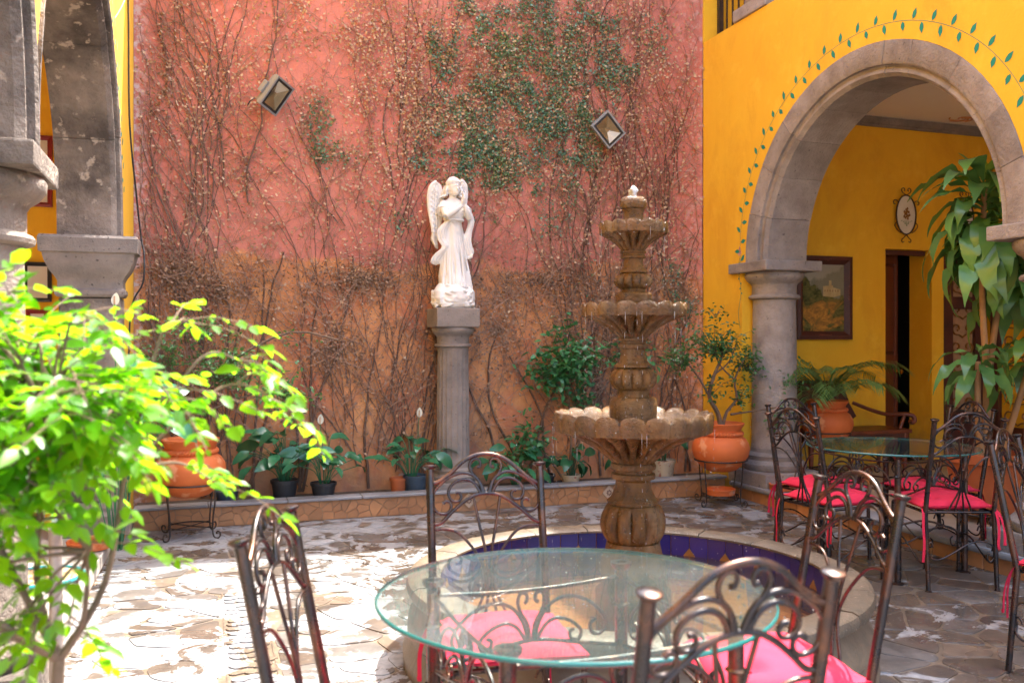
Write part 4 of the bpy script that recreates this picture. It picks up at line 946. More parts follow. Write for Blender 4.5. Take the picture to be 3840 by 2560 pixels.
# ------------------------------------------------------------------ leaves
def leaf_mesh(name, mat, L, W_, n=5, droop=.3, fold=.25, wave=0, wf=3, twist=0, pet=0):
    m = MB(); ph = pi * .5; x = 0; z = 0; y = 0; rows = []
    for i in range(n + 1):
        t = i / n; w = W_ * .5 * ((sin(pi * min(1, t ** .8 * .97 + .03)) ** .75) * (1 if t < .98 else .15) if pet == 0 else .05 + .95 * sin(pi * min(1, t ** 1.05)) ** 1.5 if t > pet else .06)
        a = -droop * t * 2; tw = twist * t
        q = Vector((cos(tw), 0, sin(tw)))
        wv = wave * sin(wf * pi * t)
        rows.append(m.V(Vector((0, y, z)) - q * w + Vector((0, 0, fold * w + wv * w)), (0, y, z), Vector((0, y, z)) + q * w + Vector((0, 0, fold * w - wv * w))))
        y += L / n * cos(a); z += L / n * sin(a)
    for a, b in zip(rows, rows[1:]): m.F(a, a + 1, b + 1, b); m.F(a + 1, a + 2, b + 2, b + 1)
    return m.mesh(name, mat, smooth=180, fix=False)
def orient(d, up=Vector((0, 0, 1)), roll=0):
    d = d.normalized(); x = d.cross(up)
    x = x.normalized() if x.length > 1e-4 else Vector((1, 0, 0)); z = x.cross(d)
    return (Matrix((x, d, z)).transposed() @ Matrix.Rotation(roll, 3, 'Y')).to_euler()
def add_leaf(m, p, d, L, W_, rr, up=Vector((0, 0, 1)), fold=.25):
    d = d.normalized(); x = d.cross(up); x = x.normalized() if x.length > 1e-3 else Vector((1, 0, 0))
    u = x.cross(d); a = rr.uniform(-.8, .8); x, u = x * cos(a) + u * sin(a), u * cos(a) - x * sin(a)
    b = m.V(p, p + d * L * .3 + x * W_ * .48 + u * W_ * fold * .4, p + d * L * .7 + x * W_ * .38 + u * W_ * fold * .3 - u * L * .04, p + d * L - u * L * .12, p + d * L * .7 - x * W_ * .38 + u * W_ * fold * .3 - u * L * .04, p + d * L * .3 - x * W_ * .48 + u * W_ * fold * .4, p + d * L * .5 - u * L * .015)
    for i in range(6): m.F(b + i, b + (i + 1) % 6, b + 6)

# ------------------------------------------------------------------ creeper on the red wall
vn = thing('creeping_vine', 'dried creeper with a dark green leafy patch clinging to the red wall', 'climbing plant', (0, WY, .15))
vr = random.Random(31)
def wz(x, z): return mn.fractal(Vector((x * 1.1, z * 1.1, 0)), 1, 2, 4) * .018
def wall_pt(x, z, o): return Vector((x, wz(x, z) - o, z - .15))
def wpx(x, y):                                     # picture-free wall coordinates: width 5.08 m
    return x, y
t0w = MB(); tw = MB(); dl = MB(); gl = MB(); bl = MB(); mains = []
def twig(x, z, ang, L, r, depth, o):
    pts = []; st_ = .07; n = int(L / st_); a = ang
    for i in range(n):
        pts.append(wall_pt(x, z, o)); a += vr.uniform(-.22, .22) + (ang - a) * .12
        x += sin(a) * st_; z += cos(a) * st_
        if not (LX + .03 < x < RX - .03 and .2 < z < 5.2): break
        if depth < 2 and vr.random() < (.16 if depth == 0 else .13): twig(x, z, a + vr.choice((-1, 1)) * vr.uniform(.35, 1.0), vr.uniform(.2, 1.1 if depth == 0 else .5), r * .6, depth + 1, o + .002)
        k = dens_dry(x, z)
        if vr.random() < k * .6: leafy(dl if (z > 2.0 or vr.random() < .25) else bl, x, z, .5)
    if len(pts) > 2: (t0w if depth == 0 else tw).tube(pts, [r, r * .75, r * .4], 3, cap=False)
def dens_dry(x, z): return .30 + .5 * math.exp(-((x - 1.6) ** 2) / 1.2 - ((z - 3.6) ** 2) / .7) + (.25 if z < 2.0 else 0)
def leafy(m, x, z, s, L0=.020, L1=.038):
    a = vr.uniform(0, 2 * pi); d = Vector((cos(a), vr.uniform(-.9, .1), sin(a) - .3)); p = wall_pt(x + vr.uniform(-.03, .03), z + vr.uniform(-.03, .03), vr.uniform(.004, .05)); L = vr.uniform(L0, L1)
    d.normalize(); q = d.orthogonal().normalized(); q = (q * cos(a * 7) + d.cross(q) * sin(a * 7)) * L * .33
    b = m.V(p, p + d * L * .5 + q, p + d * L, p + d * L * .45 - q); m.F(b, b + 1, b + 2, b + 3)
for k in range(640):
    x = vr.uniform(LX, RX)
    if mn.noise(Vector((x * 2.4, 1.5, 0))) < vr.uniform(-.25, .25): continue
    z = vr.uniform(.2, .9) if vr.random() < .55 else vr.uniform(.9, 3.4)
    lean = -.32 if x < 1.2 else .05
    H_ = vr.uniform(.7, 2.2) if vr.random() < .68 else vr.uniform(2, 4.6)
    twig(x, z, lean + vr.uniform(-.35, .35), H_, vr.uniform(.0035, .0065) if k % 9 else .009, 0, vr.uniform(.004, .03))
for k in range(620): twig(vr.uniform(LX, RX), vr.uniform(.25, 1.9), vr.uniform(-1.2, 1.2), vr.uniform(.3, 1.0), .003, 1, vr.uniform(.01, .06))
for k in range(700): twig(vr.uniform(LX, RX), vr.uniform(1.9, 4.6), vr.uniform(-1.3, 1.3), vr.uniform(.3, .9), .0024, 1, vr.uniform(.004, .03))
for k in range(26):                                 # thick old stems at the foot of the wall
    x = vr.uniform(LX + .1, RX - .1); a = vr.uniform(-.35, .35); z = .16; pts = []
    for i in range(int(vr.uniform(14, 30))):
        pts.append(wall_pt(x, z, .02 + .01 * sin(i))); a += vr.uniform(-.2, .2); a *= .93; x = min(max(x + sin(a) * .075, LX + .05), RX - .05); z += cos(a) * .075
    MB().tube(pts, [.013, .010, .006], 6, sm=2).build('old_stem', 'vine_stem', vn, smooth=60)
# clumps of dead leaves hanging below the dado edge and tangles at the foot
for cx, cz, rx, rz_, n in ((-.22, 1.93, .30, .24, 900), (.12, 1.8, .35, .22, 500), (1.25, 1.93, .55, .20, 1100), (2.9, 1.95, .6, .28, 900), (3.6, 1.7, .6, .35, 900), (4.3, 1.9, .25, .35, 400), (2.45, 1.5, .5, .5, 700), (1.0, 1.35, .5, .5, 600), (-.1, 1.2, .4, .6, 500), (3.1, 1.1, .5, .5, 500), (.3, 2.7, .25, .6, 200), (-.3, 3.4, .2, .9, 260)):
    for i in range(n):
        a = vr.uniform(0, 2 * pi); q = abs(vr.gauss(0, .55)); x, z = cx + rx * q * cos(a), cz + rz_ * q * sin(a)
        if LX < x < RX: leafy(bl, x, z, 1, .018, .034)
    for i in range(n // 12): 
        x, z = cx + vr.gauss(0, .5) * rx, cz + vr.gauss(0, .5) * rz_
        if LX < x < RX: twig(x, z, vr.uniform(-3, 3), vr.uniform(.15, .5), .0028, 2, vr.uniform(.01, .05))
# pale dry leaves over the upper wall, green patch from the top towards the statue
for i in range(9500):
    x = vr.gauss(1.7, .95); z = vr.gauss(3.55, .62)
    if not (LX < x < RX and 2.1 < z < 5): continue
    if mn.noise(Vector((x * 2.6, z * 2.6, 7))) > -.12 + vr.uniform(-.2, .2): leafy(dl, x, z, 1)
for i in range(2200):
    x = vr.uniform(LX, RX); z = vr.uniform(2.0, 4.6)
    if mn.noise(Vector((x * 1.7, z * 1.2, 17))) > -.05: leafy(dl, x, z, 1)
for i in range(1500):
    x = vr.gauss(3.95, .3); z = vr.uniform(2.2, 4.6)
    if LX < x < RX - .05: leafy(dl, x, z, 1)
for cx, cz, rx, rz_, n in ((2.85, 3.98, .85, .55, 9000), (2.65, 3.25, .78, .45, 6000), (2.15, 2.95, .4, .24, 1700), (3.15, 3.4, .45, .4, 1300), (1.85, 3.15, .3, .25, 420), (3.05, 2.65, .4, .28, 420), (2.2, 2.6, .4, .2, 160), (.92, 3.15, .11, .22, 210), (1.05, 2.95, .2, .08, 120), (1.4, 2.6, .1, .08, 50), (1.6, 2.45, .1, .1, 40), (4.0, 4.25, .2, .2, 120), (4.2, 1.95, .10, .20, 160), (4.38, 1.72, .12, .12, 110), (3.3, 1.9, .15, .4, 60)):
    for i in range(int(n * 1.9)):
        a = vr.uniform(0, 2 * pi); q = sqrt(vr.random()) * 1.2; x, z = cx + rx * q * cos(a), cz + rz_ * q * sin(a)
        if LX < x < RX and vr.random() < .60 + 1.15 * mn.noise(Vector((x * 2.9, z * 2.1, 2))) + .9 * mn.noise(Vector((x * 9, z * 7, 5))) - .9 * max(0, q - .6): leafy(gl if vr.random() < .85 else dl, x, z, 1, .018, .036)
stuff(t0w.build('stems', 'vine_stem', vn, fix=False)); stuff(tw.build('twigs', 'vine_twig', vn, fix=False)); stuff(dl.build('dry_leaves', 'dry_leaf', vn, fix=False)); stuff(bl.build('dead_leaves', 'dead_leaf', vn, fix=False)); stuff(gl.build('green_leaves', 'ivy_leaf', vn, fix=False))
lf = tag(link('stray_leaf', leaf_mesh('stray_leaf', 'dry_leaf', .1, .035, 5, .2), None, (-.36, WY - .05, 3.63), orient(Vector((.8, -.2, -.35)))), 'single pale dry leaf caught high on the red wall near the stone arch', 'leaf')

# ------------------------------------------------------------------ potted lilies and shrubs in the planter bed
lily_meshes = [leaf_mesh('leaf', 'lily_leaf', .22, .105, 7, d, .22, .12, 4, tw) for d, tw in ((.35, 0), (.55, .3), (.75, -.3), (.2, .15))]
def nursery_pot(label, loc, r, h, mat):
    t = thing('plant_pot', label, 'pot', loc, 0, 'small pots standing in the planter bed')
    MB().lathe([(r * .76, 0), (r * .8, h * .1), (r * .97, h * .82), (r * 1.05, h * .83), (r * 1.06, h), (r * .98, h), (r * .93, h * .85)], 30).build('body', mat, t, smooth=40)
    MB().lathe([(r * .95, h * .86), (0, h * .9)], 20, cap=False).build('soil', 'soil', t); return t
def lily(label, loc, n, size, seed, flowers=0, spread=1.0, fh=.5):
    rr = random.Random(seed); t = thing('peace_lily', label, 'plant', loc, 0, 'broad-leaved lilies'); m = MB()
    for k in range(n):
        a = k * 2.4 + rr.uniform(-.4, .4); e = rr.uniform(.15, 1.0); h = size * rr.uniform(.55, 1.1) * (1.15 - .5 * e); r = size * .75 * e * spread
        b = Vector((.03 * cos(a), .03 * sin(a), 0)); tip = Vector((r * cos(a), r * sin(a), h)); mid = b.lerp(tip, .5) + Vector((-.15 * r * cos(a), -.15 * r * sin(a), h * .18))
        m.tube([b, mid, tip], .0035, 5, sm=3); d = Vector((cos(a + rr.uniform(-.5, .5)), sin(a + rr.uniform(-.5, .5)), rr.uniform(-.1, .75) - .5 * e))
        link('leaf', rr.choice(lily_meshes), t, tip, orient(d, Vector((0, -.7, 1)), roll=rr.uniform(-.6, .6)), rr.uniform(.6, 1.05) * (.72 + size * .6))
    m.build('stems', 'lily_leaf', t, smooth=180)
    for k in range(flowers):
        p = Vector((rr.uniform(-.03, .03), rr.uniform(-.03, .03), 0)); q = p + Vector((rr.uniform(-.05, .05), rr.uniform(-.05, .0), fh))
        s = MB().tube([p, (p + q) / 2 + Vector((.01, 0, 0)), q], .003, 5, sm=3).build('flower_stalk', 'lily_leaf', t)
        fm = leaf_mesh('petal', 'petal', .085, .048, 7, -.15, .55); link('petal', fm, s, q - Vector((0, 0, .01)), orient(Vector((.1, .25, 1)), Vector((0, -1, 0))))
        MB().tube([q + Vector((0, -.012, .0)), q + Vector((0, -.016, .05))], .005, 6).build('spadix', 'dry_leaf', s)
    return t
nursery_pot('black plastic pot half hidden behind the kerb below the widest lily', (.60, 7.36, .14), .105, .16, 'pot_black')
nursery_pot('blue-black plastic pot with pale rim under the drooping lily', (.90, 7.31, .14), .10, .13, 'pot_black')
nursery_pot('ribbed dark blue pot beside the statue pedestal', (1.66, 7.33, .14), .10, .15, 'pot_blue')
nursery_pot('cream pot with painted brown flowers below the orange urn', (3.96, 7.32, .14), .12, .18, 'pot_pattern')
nursery_pot('small rusty clay pot beside the ribbed dark blue pot', (1.52, 7.36, .14), .07, .13, 'terracotta_dull')
nursery_pot('dark low pot hidden behind the orange urn stand near the pier', (.16, 7.35, .14), .09, .10, 'pot_blue')
nursery_pot('shallow pale pot tucked behind the fountain stem', (3.05, 7.31, .14), .085, .09, 'pot_pattern')
nursery_pot('low square-looking black pot among the tangled stems', (2.80, 7.33, .14), .10, .10, 'pot_black')
lily('wide peace lily in the black pot between urn and pedestal', (.60, 7.34, .27), 34, .40, 1, 0, 1.05)
lily('drooping peace lily with one faded bloom in the blue-black pot', (.90, 7.28, .25), 22, .32, 2, 1, 1.3, .5)
lily('peace lily with a white flower beside the statue pedestal', (1.62, 7.31, .26), 22, .34, 3, 1, 1.0, .52)
lily('leafy green lily at the foot of the pedestal, behind the chair back', (2.52, 7.26, .16), 24, .38, 4, 0, 1.0)
lily('small green lily behind the fountain stem near the pale pot', (3.05, 7.3, .2), 14, .26, 5, 0, .9)
lily('low green lily between fountain stem and cream pot', (3.62, 7.3, .16), 16, .26, 6, 0, 1.0)
lily('dark broad lily growing in the cream pot below the urn', (3.96, 7.32, .31), 14, .28, 7, 0, .8)
lily('tall dark lily with a creamy flower in front of the stone pier', (-.52, 6.05, .11), 22, 1.05, 12, 1, .52, 1.52)
def shrub(label, loc, blobs, stems, n, mat, L, seed, name='leafy_shrub', bark='bark', group=None, dens=.9):
    rr = random.Random(seed); t = thing(name, label, 'shrub', loc, 0, group); b = MB(); m = MB(); base = Vector((0, 0, 0))
    for s in stems:
        pts = [Vector(p) for p in s[1]]; b.tube(pts, s[0], 6, sm=3)
    for (c, r, w) in blobs:
        c = Vector(c); r = Vector(r)
        for k in range(max(4, int(w * .05))):
            a = Vector((rr.gauss(0, 1), rr.gauss(0, 1), rr.gauss(0, 1))).normalized() * rr.uniform(.4, 1); e = c + Vector((a.x * r.x, a.y * r.y, a.z * r.z))
            s = c + Vector((a.x * r.x * .1, a.y * r.y * .1, -r.z * .5)); mid = s.lerp(e, .5) + Vector((0, 0, r.z * .15))
            P_ = cat([s, mid, e], 4); b.tube(P_, [.003, .0022, .0012], 4, cap=False)
            for q in range(int(w / max(4, int(w * .05)))):
                i = rr.randrange(2, len(P_)); p = P_[i] + Vector((rr.gauss(0, 1), rr.gauss(0, 1), rr.gauss(0, 1))) * L * .9; d = Vector((rr.gauss(0, 1) + a.x, rr.gauss(0, 1) + a.y, rr.gauss(-.2, .6)))
                add_leaf(m, p, d, L * rr.uniform(.6, 1.15), L * .5, rr)
    b.build('branches', bark, t, smooth=60, fix=False); stuff(m.build('foliage', mat, t, smooth=180, fix=False)); return t
shrub('bonsai-like leafy shrub with bare twisted stems in the urn by the column', (4.20, 6.72, .67), [((-.05, .0, .72), (.38, .3, .20), 620), ((-.42, -.05, .60), (.28, .2, .16), 260), ((.28, 0, .58), (.26, .2, .22), 260), ((.18, 0, .28), (.22, .15, .16), 110), ((.52, -.1, .08), (.22, .12, .18), 120), ((-.1, 0, .36), (.22, .2, .16), 90), ((.62, -.1, .42), (.2, .1, .14), 80), ((-.05, 0, 1.02), (.12, .1, .14), 40)],
      [([.026, .017, .008], ((0, 0, 0), (-.03, 0, .12), (-.10, .02, .26), (-.06, 0, .45), (.02, 0, .62), (.0, 0, .8))), ([.018, .012, .006], ((.02, 0, 0), (.06, 0, .12), (.16, .0, .24), (.14, 0, .4), (.25, 0, .6))), ([.012, .008, .004], ((-.10, .02, .26), (-.2, 0, .4), (-.34, 0, .56), (-.5, 0, .66))), ([.01, .007, .004], ((.1, 0, .1), (.3, 0, .12), (.52, -.1, .16))), ([.009, .006, .003], ((-.06, 0, .45), (.08, 0, .55), (.16, 0, .72))), ([.009, .006, .003], ((.14, 0, .4), (.0, 0, .52), (-.1, 0, .7)))], 0, 'shrub_leaf', .046, 41)
shrub('fine-leaved spreading shrub in the urn behind the bright leaves', (-.10, 6.86, .67), [((.25, 0, .55), (.42, .3, .22), 620), ((-.15, 0, .62), (.3, .25, .2), 300), ((.62, 0, .36), (.3, .2, .2), 330), ((.1, 0, .85), (.3, .2, .14), 200), ((.75, -.05, .75), (.3, .1, .04), 26)],
      [([.02, .013, .006], ((0, 0, 0), (.05, 0, .2), (.12, 0, .4), (.3, 0, .6), (.7, -.05, .8), (1.05, -.05, .74))), ([.014, .01, .005], ((0, 0, 0), (-.06, 0, .25), (-.15, 0, .6))), ([.012, .008, .004], ((.05, 0, .2), (.3, 0, .3), (.62, 0, .4)))], 0, 'shrub_leaf', .042, 42)
shrub('dense blue-green bush between the statue pedestal and the fountain', (3.02, 7.30, .15), [((.0, -.05, 1.08), (.34, .2, .27), 560), ((-.25, -.05, .98), (.2, .15, .2), 200), ((.08, -.05, .78), (.18, .12, .16), 110), ((.62, -.08, 1.12), (.22, .15, .2), 220), ((-.42, -.05, .42), (.2, .15, .16), 160), ((-.5, -.1, .26), (.14, .1, .1), 60), ((-.02, -.05, 1.36), (.2, .1, .06), 50)],
      [([.012, .01, .005], ((0, 0, 0), (.03, 0, .4), (.0, 0, .8), (-.05, -.05, 1.1))), ([.01, .008, .004], ((.03, 0, 0), (.15, 0, .5), (.4, 0, .9), (.62, -.05, 1.12))), ([.009, .007, .004], ((-.02, 0, 0), (-.2, 0, .25), (-.42, 0, .42)))], 0, 'bush_leaf', .074, 43)

# ------------------------------------------------------------------ palm in the corridor urn
pt = thing('potted_palm', 'feathery green palm in the urn in front of the painting', 'palm', (5.46, 6.92, .82)); rr = random.Random(51)
FR = [(-2.75, .85, .8), (2.95, .8, .8), (.15, .85, .72), (-.35, .95, .8), (-1.9, 1.1, .6), (1.2, 1.15, .5), (2.4, 1.0, .65), (-.9, 1.2, .6), (.5, .7, .7), (-2.3, .6, .66), (.0, 1.35, .45), (3.3, 1.05, .75), (-.6, .65, .66), (2.0, 1.3, .45), (-1.3, .8, .6), (-2.0, .75, .6)]
for a, el, ln in FR:
    m = MB(); hd = Vector((cos(a), sin(a) * .75, 0)).normalized(); P_ = []; p = Vector((0, 0, .03)); e = el
    for i in range(17):
        P_.append(p.copy()); p = p + (hd * cos(e) + Vector((0, 0, sin(e)))) * ln / 16; e -= 1.45 / 16 * (1.3 if i > 6 else .5)
    m.tube(P_, [.008, .005, .002], 5); sd = Vector((-hd.y, hd.x, 0))
    for i in range(4, 17):
        for u in (0, .5):
            q = P_[i] if i == 16 else P_[i].lerp(P_[i + 1], u); tn = (P_[i] - P_[i - 1]).normalized(); L = ln * .36 * sin(pi * min(1, (i + u - 3) / 14.5)) ** .6 + .04
            for s in (-1, 1):
                d = (sd * s * .9 + tn * .75 + Vector((0, 0, -.1 + rr.uniform(-.1, .12)))).normalized(); w = d.cross(Vector((0, 0, 1))).normalized() * .0075
                b = m.V(q, q + d * L * .5 + w, q + d * L + Vector((0, 0, -L * .3)), q + d * L * .5 - w); m.F(b, b + 1, b + 2, b + 3)
    m.build('frond', 'palm_leaf', pt, smooth=180, fix=False)

# ------------------------------------------------------------------ broad-leaved corn plant in the big pot
bpz = .20
pot = thing('large_pot', 'large dark orange terracotta pot on a low iron stand behind the far table', 'pot', (5.22, 4.92, .14))
MB().lathe([(.17, .06), (.185, .07), (.215, .22), (.245, .40), (.25, .41), (.268, .415), (.27, .475), (.258, .482), (.245, .47), (.235, .40)], 56, cap=False).build('body', 'terracotta_dull', pot, smooth=40)
MB().lathe([(.24, .42), (0, .43)], 30, cap=False).build('soil', 'soil', pot)
MB().lathe([(.17, .06), (0, .06)], 30, cap=False).build('base', 'terracotta_dull', pot)
ls = thing('iron_stand', 'low scroll-footed iron stand under the large terracotta pot', 'plant stand', (5.22, 4.92, .14))
MB().tube([(.19 * cos(a), .19 * sin(a), .052) for a in [2 * pi * i / 36 for i in range(36)]], .006, 6, closed=True).build('ring', 'iron', ls, smooth=60)
for k in range(4):
    a = k * pi / 2 + .9; P = lambda r, z: (r * cos(a), r * sin(a), z)
    MB().tube([P(.0, .05), P(.2, .05), P(.25, .045), P(.262, .012), P(.285, .008), P(.298, .03), P(.282, .045), P(.27, .032)], .0062, 7, sm=4).build('leg', 'iron', ls, smooth=60)
dp = thing('corn_plant', 'tall broad-leaved plant with arching glossy leaves in the large pot', 'plant', (5.22, 4.92, .56)); rr = random.Random(61)
dm = [leaf_mesh('leaf', 'drac_leaf', L, .150, 14, d, .18, w, 6, tw, .04) for L, d, w, tw in ((.60, 1.0, .35, .5), (.56, 1.15, .5, -.6), (.62, .85, .4, .5), (.52, 1.1, .35, -.3), (.48, 1.2, .5, .8))]
dy = [leaf_mesh('leaf', 'drac_young', .26, .075, 8, d, .3, .2, 4, .2) for d in (.15, .45, .8)]
CA = [((0, 0, 0), (.02, 0, .55), (-.02, .0, 1.2), (-.02, -.02, 1.93)), ((.06, .03, 0), (.10, .05, .6), (.2, .05, 1.2), (.22, 0, 1.6)), ((-.06, -.03, 0), (-.10, -.04, .35), (-.12, -.06, .7)), ((.12, -.02, .0), (.22, -.08, .4), (.34, -.1, .75))]
for P_ in CA:
    m = MB(); pts = cat(P_, 8); m.tube(pts, [.026, .022, .018], 9); m.build('cane', 'cane', dp, smooth=180)
def rosette(c, n, z0, z1, sc, up=.6):
    for k in range(n):
        f_ = k / n; a = k * 2.4 + rr.uniform(-.3, .3); p = Vector(c) + Vector((.012 * cos(a), .012 * sin(a), -z0 + (z0 + z1) * f_)); el = -.25 + up * f_ + rr.uniform(-.15, .15)
        d = Vector((cos(a) * cos(el), sin(a) * cos(el), sin(el))); link('leaf', rr.choice(dm), dp, p, orient(d, roll=rr.uniform(-.35, .35)), sc * rr.uniform(.8, 1.12))
rosette((-.02, -.02, 1.93), 70, .5, .05, 1.0, 1.15); rosette((.22, 0, 1.6), 44, .42, .05, .92, .85); rosette((-.12, -.06, .72), 17, .12, .06, .72, .9); rosette((.34, -.1, .78), 13, .15, .05, .75, .8)
for k in range(7):
    a = k * 2.4; d = Vector((cos(a) * .5, sin(a) * .5, .9 - .07 * k)); link('leaf', rr.choice(dy), dp, (-.02, -.02, 1.97 + .004 * k), orient(d, roll=rr.uniform(-.3, .3)), 1.05)

# ------------------------------------------------------------------ sunlit shrub close to the camera
fs = thing('bright_shrub', 'bright yellow-green backlit shrub spreading in front of the stone column', 'shrub', (-.30, 1.95, 0)); rr = random.Random(71)
pf = thing('plant_tub', 'clay tub of the bright shrub, below the picture edge', 'pot', (-.30, 1.95, 0))
MB().lathe([(.15, 0), (.2, .3), (.215, .3), (.215, .34), (.19, .34), (.18, .28)], 30).build('body', 'terracotta_dull', pf, smooth=40); MB().lathe([(.19, .30), (0, .31)], 20, cap=False).build('soil', 'soil', pf)
O = Vector((-.30, 1.95, 0)); stem = MB(); tips = []
B0 = [Vector((0, 0, .3)), Vector((.02, 0, .6)), Vector((.03, -.01, .78))]
stem.tube(B0, [.018, .014, .011], 8, sm=3)
def V3(x, y, z): return Vector((x, y, z)) - O
SHX = Vector((-.115, .035, 0))
HUB = [V3(-.52, 1.85, 1.12), V3(-.36, 1.9, 1.2), V3(-.2, 1.92, 1.2), V3(-.06, 1.92, 1.14), V3(-.12, 1.86, 1.0), V3(-.42, 1.72, 1.05)]
FORK = B0[2]
HUB = [h + SHX * .8 for h in HUB]
for h in HUB: stem.tube(cat([FORK, FORK.lerp(h, .45) + Vector((rr.uniform(-.03, .03), 0, -.02)), h], 5), [.009, .006, .004], 6, cap=False)
ENDS = [(.33, 1.95, 1.215, .42), (.235, 1.9, 1.325, .42), (.09, 1.98, 1.43, .4), (-.10, 1.9, 1.44, .35), (-.27, 1.85, 1.47, .3), (-.40, 1.8, 1.47, .25), (-.56, 1.85, 1.42, .25), (.10, 1.85, 1.24, .3), (.15, 1.95, 1.09, .12), (.06, 1.8, 1.27, .35)]
for k in range(165):
    x = -.70 + .64 * ((k * .618) % 1); top = 1.43 - max(0, x + .25) * .55; ENDS.append((x + rr.uniform(-.05, .05), rr.uniform(1.68, 2.12), top - .36 * rr.random() ** 1.3 * (1 if x < -.12 else .35), rr.uniform(.1, .35)))
for k in range(9): ENDS.append((rr.uniform(-.5, .05), rr.uniform(1.75, 2.0), rr.uniform(.84, 1.04), .05))
lv = []
def spray(pts, r, step, side=1.0):
    stem.tube(pts, [r, r * .6, .0012], 5, cap=False); acc = 0; t = pts[-1] - pts[-2]
    for i in range(len(pts) // 3, len(pts)):
        acc += (pts[i] - pts[i - 1]).length
        if acc < step: continue
        acc = 0; t = (pts[i] - pts[i - 1]).normalized(); s = t.cross(Vector((0, 0, 1))); s = s.normalized() if s.length > .01 else Vector((1, 0, 0))
        for k in (-1, 1):
            if rr.random() < .9: lv.append((pts[i].copy(), (s * k * .9 + t * .55 + Vector((0, 0, rr.uniform(-.45, .25)))), 1.0))
    lv.append((pts[-1].copy(), t , 1.0))
k_ = 0
for x, y, z, arch in ENDS:
    e = V3(x, y, z) + SHX; s = min(HUB, key=lambda h: (h - e).length + (.3 if h.z > e.z + .1 else 0)) if k_ > 9 else HUB[3 if x > 0 else 2 if x > -.2 else 1]; k_ += 1
    mid = s.lerp(e, .5) + Vector((0, 0, .12 * arch / .4)); q3 = s.lerp(e, .8) + Vector((0, 0, .07 * arch / .4)); P_ = cat([s, mid, q3, e], 9); spray(P_, .0045, .030)
    for k in range(4):
        i = rr.randrange(9, len(P_) - 2); t = (P_[i + 1] - P_[i]).normalized(); s_ = t.cross(Vector((0, 0, 1))).normalized() * rr.choice((-1, 1)); L = rr.uniform(.08, .2)
        f_ = P_[i] + (t * .7 + s_ * .6 + Vector((0, 0, rr.uniform(-.35, .35)))).normalized() * L; spray(cat([P_[i], P_[i].lerp(f_, .5) + Vector((0, 0, .015)), f_], 6), .0022, .026)
stem.build('branches', 'bark', fs, smooth=60, fix=False)
sm1 = [leaf_mesh('leaf', mt, .041, .022, 5, d, .3, .1, 2, tw) for d, tw, mt in ((.2, 0, 'sun_leaf'), (.4, .2, 'sun_leaf'), (.1, -.2, 'sun_leaf'), (.5, .1, 'sun_leaf'), (.4, 0, 'sun_leaf_old'))]
rr.shuffle(lv); xm = MB()
lv.sort(key=lambda q: q[0].length + 0 * q[2]); rr.shuffle(lv)
for k, (p, d, s) in enumerate(lv):
    s = rr.choice((.5, .7, .9, 1.0, 1.1, 1.35)) * rr.uniform(.85, 1.15)
    if k < 300: link('leaf', rr.choice(sm1 if rr.random() < .5 else sm1[:4]), fs, p, orient(d, roll=rr.uniform(-.5, .5)), s)
    else: add_leaf(xm, p, d, 0.041 * s, .022 * s, rr)
stuff(xm.build('more_leaves', 'sun_leaf', fs, smooth=180, fix=False))
# ------------------------------------------------------------------ corridor furnishings
def framed(name, label, cat_, x0, x1, z0, z1, fw, fmat, cmat, y=WY, d=.035):
    t = thing(name, label, cat_, (0, y - .003, 0))
    m = MB(); o = [(x0, z0), (x1, z0), (x1, z1), (x0, z1)]; i = [(x0 + fw, z0 + fw), (x1 - fw, z0 + fw), (x1 - fw, z1 - fw), (x0 + fw, z1 - fw)]
    mats = []
    for j in range(4):
        k = (j + 1) % 4; m = MB()
        b = m.V(*[(o[q][0], 0, o[q][1]) for q in (j, k)], *[(o[q][0], -d, o[q][1]) for q in (j, k)], *[((o[q][0] * .55 + i[q][0] * .45), -d * 1.15, (o[q][1] * .55 + i[q][1] * .45)) for q in (j, k)], *[(i[q][0], -d * .45, i[q][1]) for q in (j, k)], *[(i[q][0], 0, i[q][1]) for q in (j, k)])
        for q in range(0, 8, 2): m.F(b + q, b + q + 1, b + q + 3, b + q + 2)
        m.build('frame_side', fmat, t)
    c = MB(); c.poly([(x0 + fw * .9, -d * .4, z0 + fw * .9), (x1 - fw * .9, -d * .4, z0 + fw * .9), (x1 - fw * .9, -d * .4, z1 - fw * .9), (x0 + fw * .9, -d * .4, z1 - fw * .9)]); c.build('canvas', cmat, t, fix=False)
    return t
n = NT('painting'); x, y, z = n.sep(); g = n.noise(7, 8, .65); h = n.noise(16, 8, .7, n.scale((1, 1, 1.6)), .8)
skyc = n.mix(n.ramp(z, 1.9, 2.15), (.42, .36, .24), (.30, .27, .20)); mount = n.mix(g, (.16, .15, .09), (.30, .26, .17)); dv = n.math('ADD', z, n.ramp(x, 5.7, 6.2, .10, -.12))
c = n.mix(n.ramp(n.math('ADD', dv, n.ramp(g, .3, .7, -.05, .05)), 2.02, 2.06), mount, skyc)
tree = n.mix(n.ramp(h, .35, .65), (.035, .045, .014), (.20, .17, .05)); c = n.mix(n.ramp(n.math('ADD', n.math('ADD', z, n.ramp(n.noise(12, 5), .3, .7, -.06, .06)), n.ramp(x, 5.68, 5.95, -.16, .06)), 1.90, 1.93), tree, c)
gold = n.mix(n.ramp(h, .4, .6), (.55, .25, .045), (.25, .13, .035)); c = n.mix(n.math('MULTIPLY', n.ramp(n.noise(5, 6, .6, None, .6), .46, .54), n.ramp(z, 1.84, 1.78)), c, gold)
n.col(c); n.rough(.9); n.spec(.1); M['painting'] = n.m
pt_ = framed('painting', 'dark-framed landscape painting of a pale house on a hillside', 'painting', 5.60, 6.27, 1.42, 2.265, .085, 'wood_dark', 'painting', d=.05)
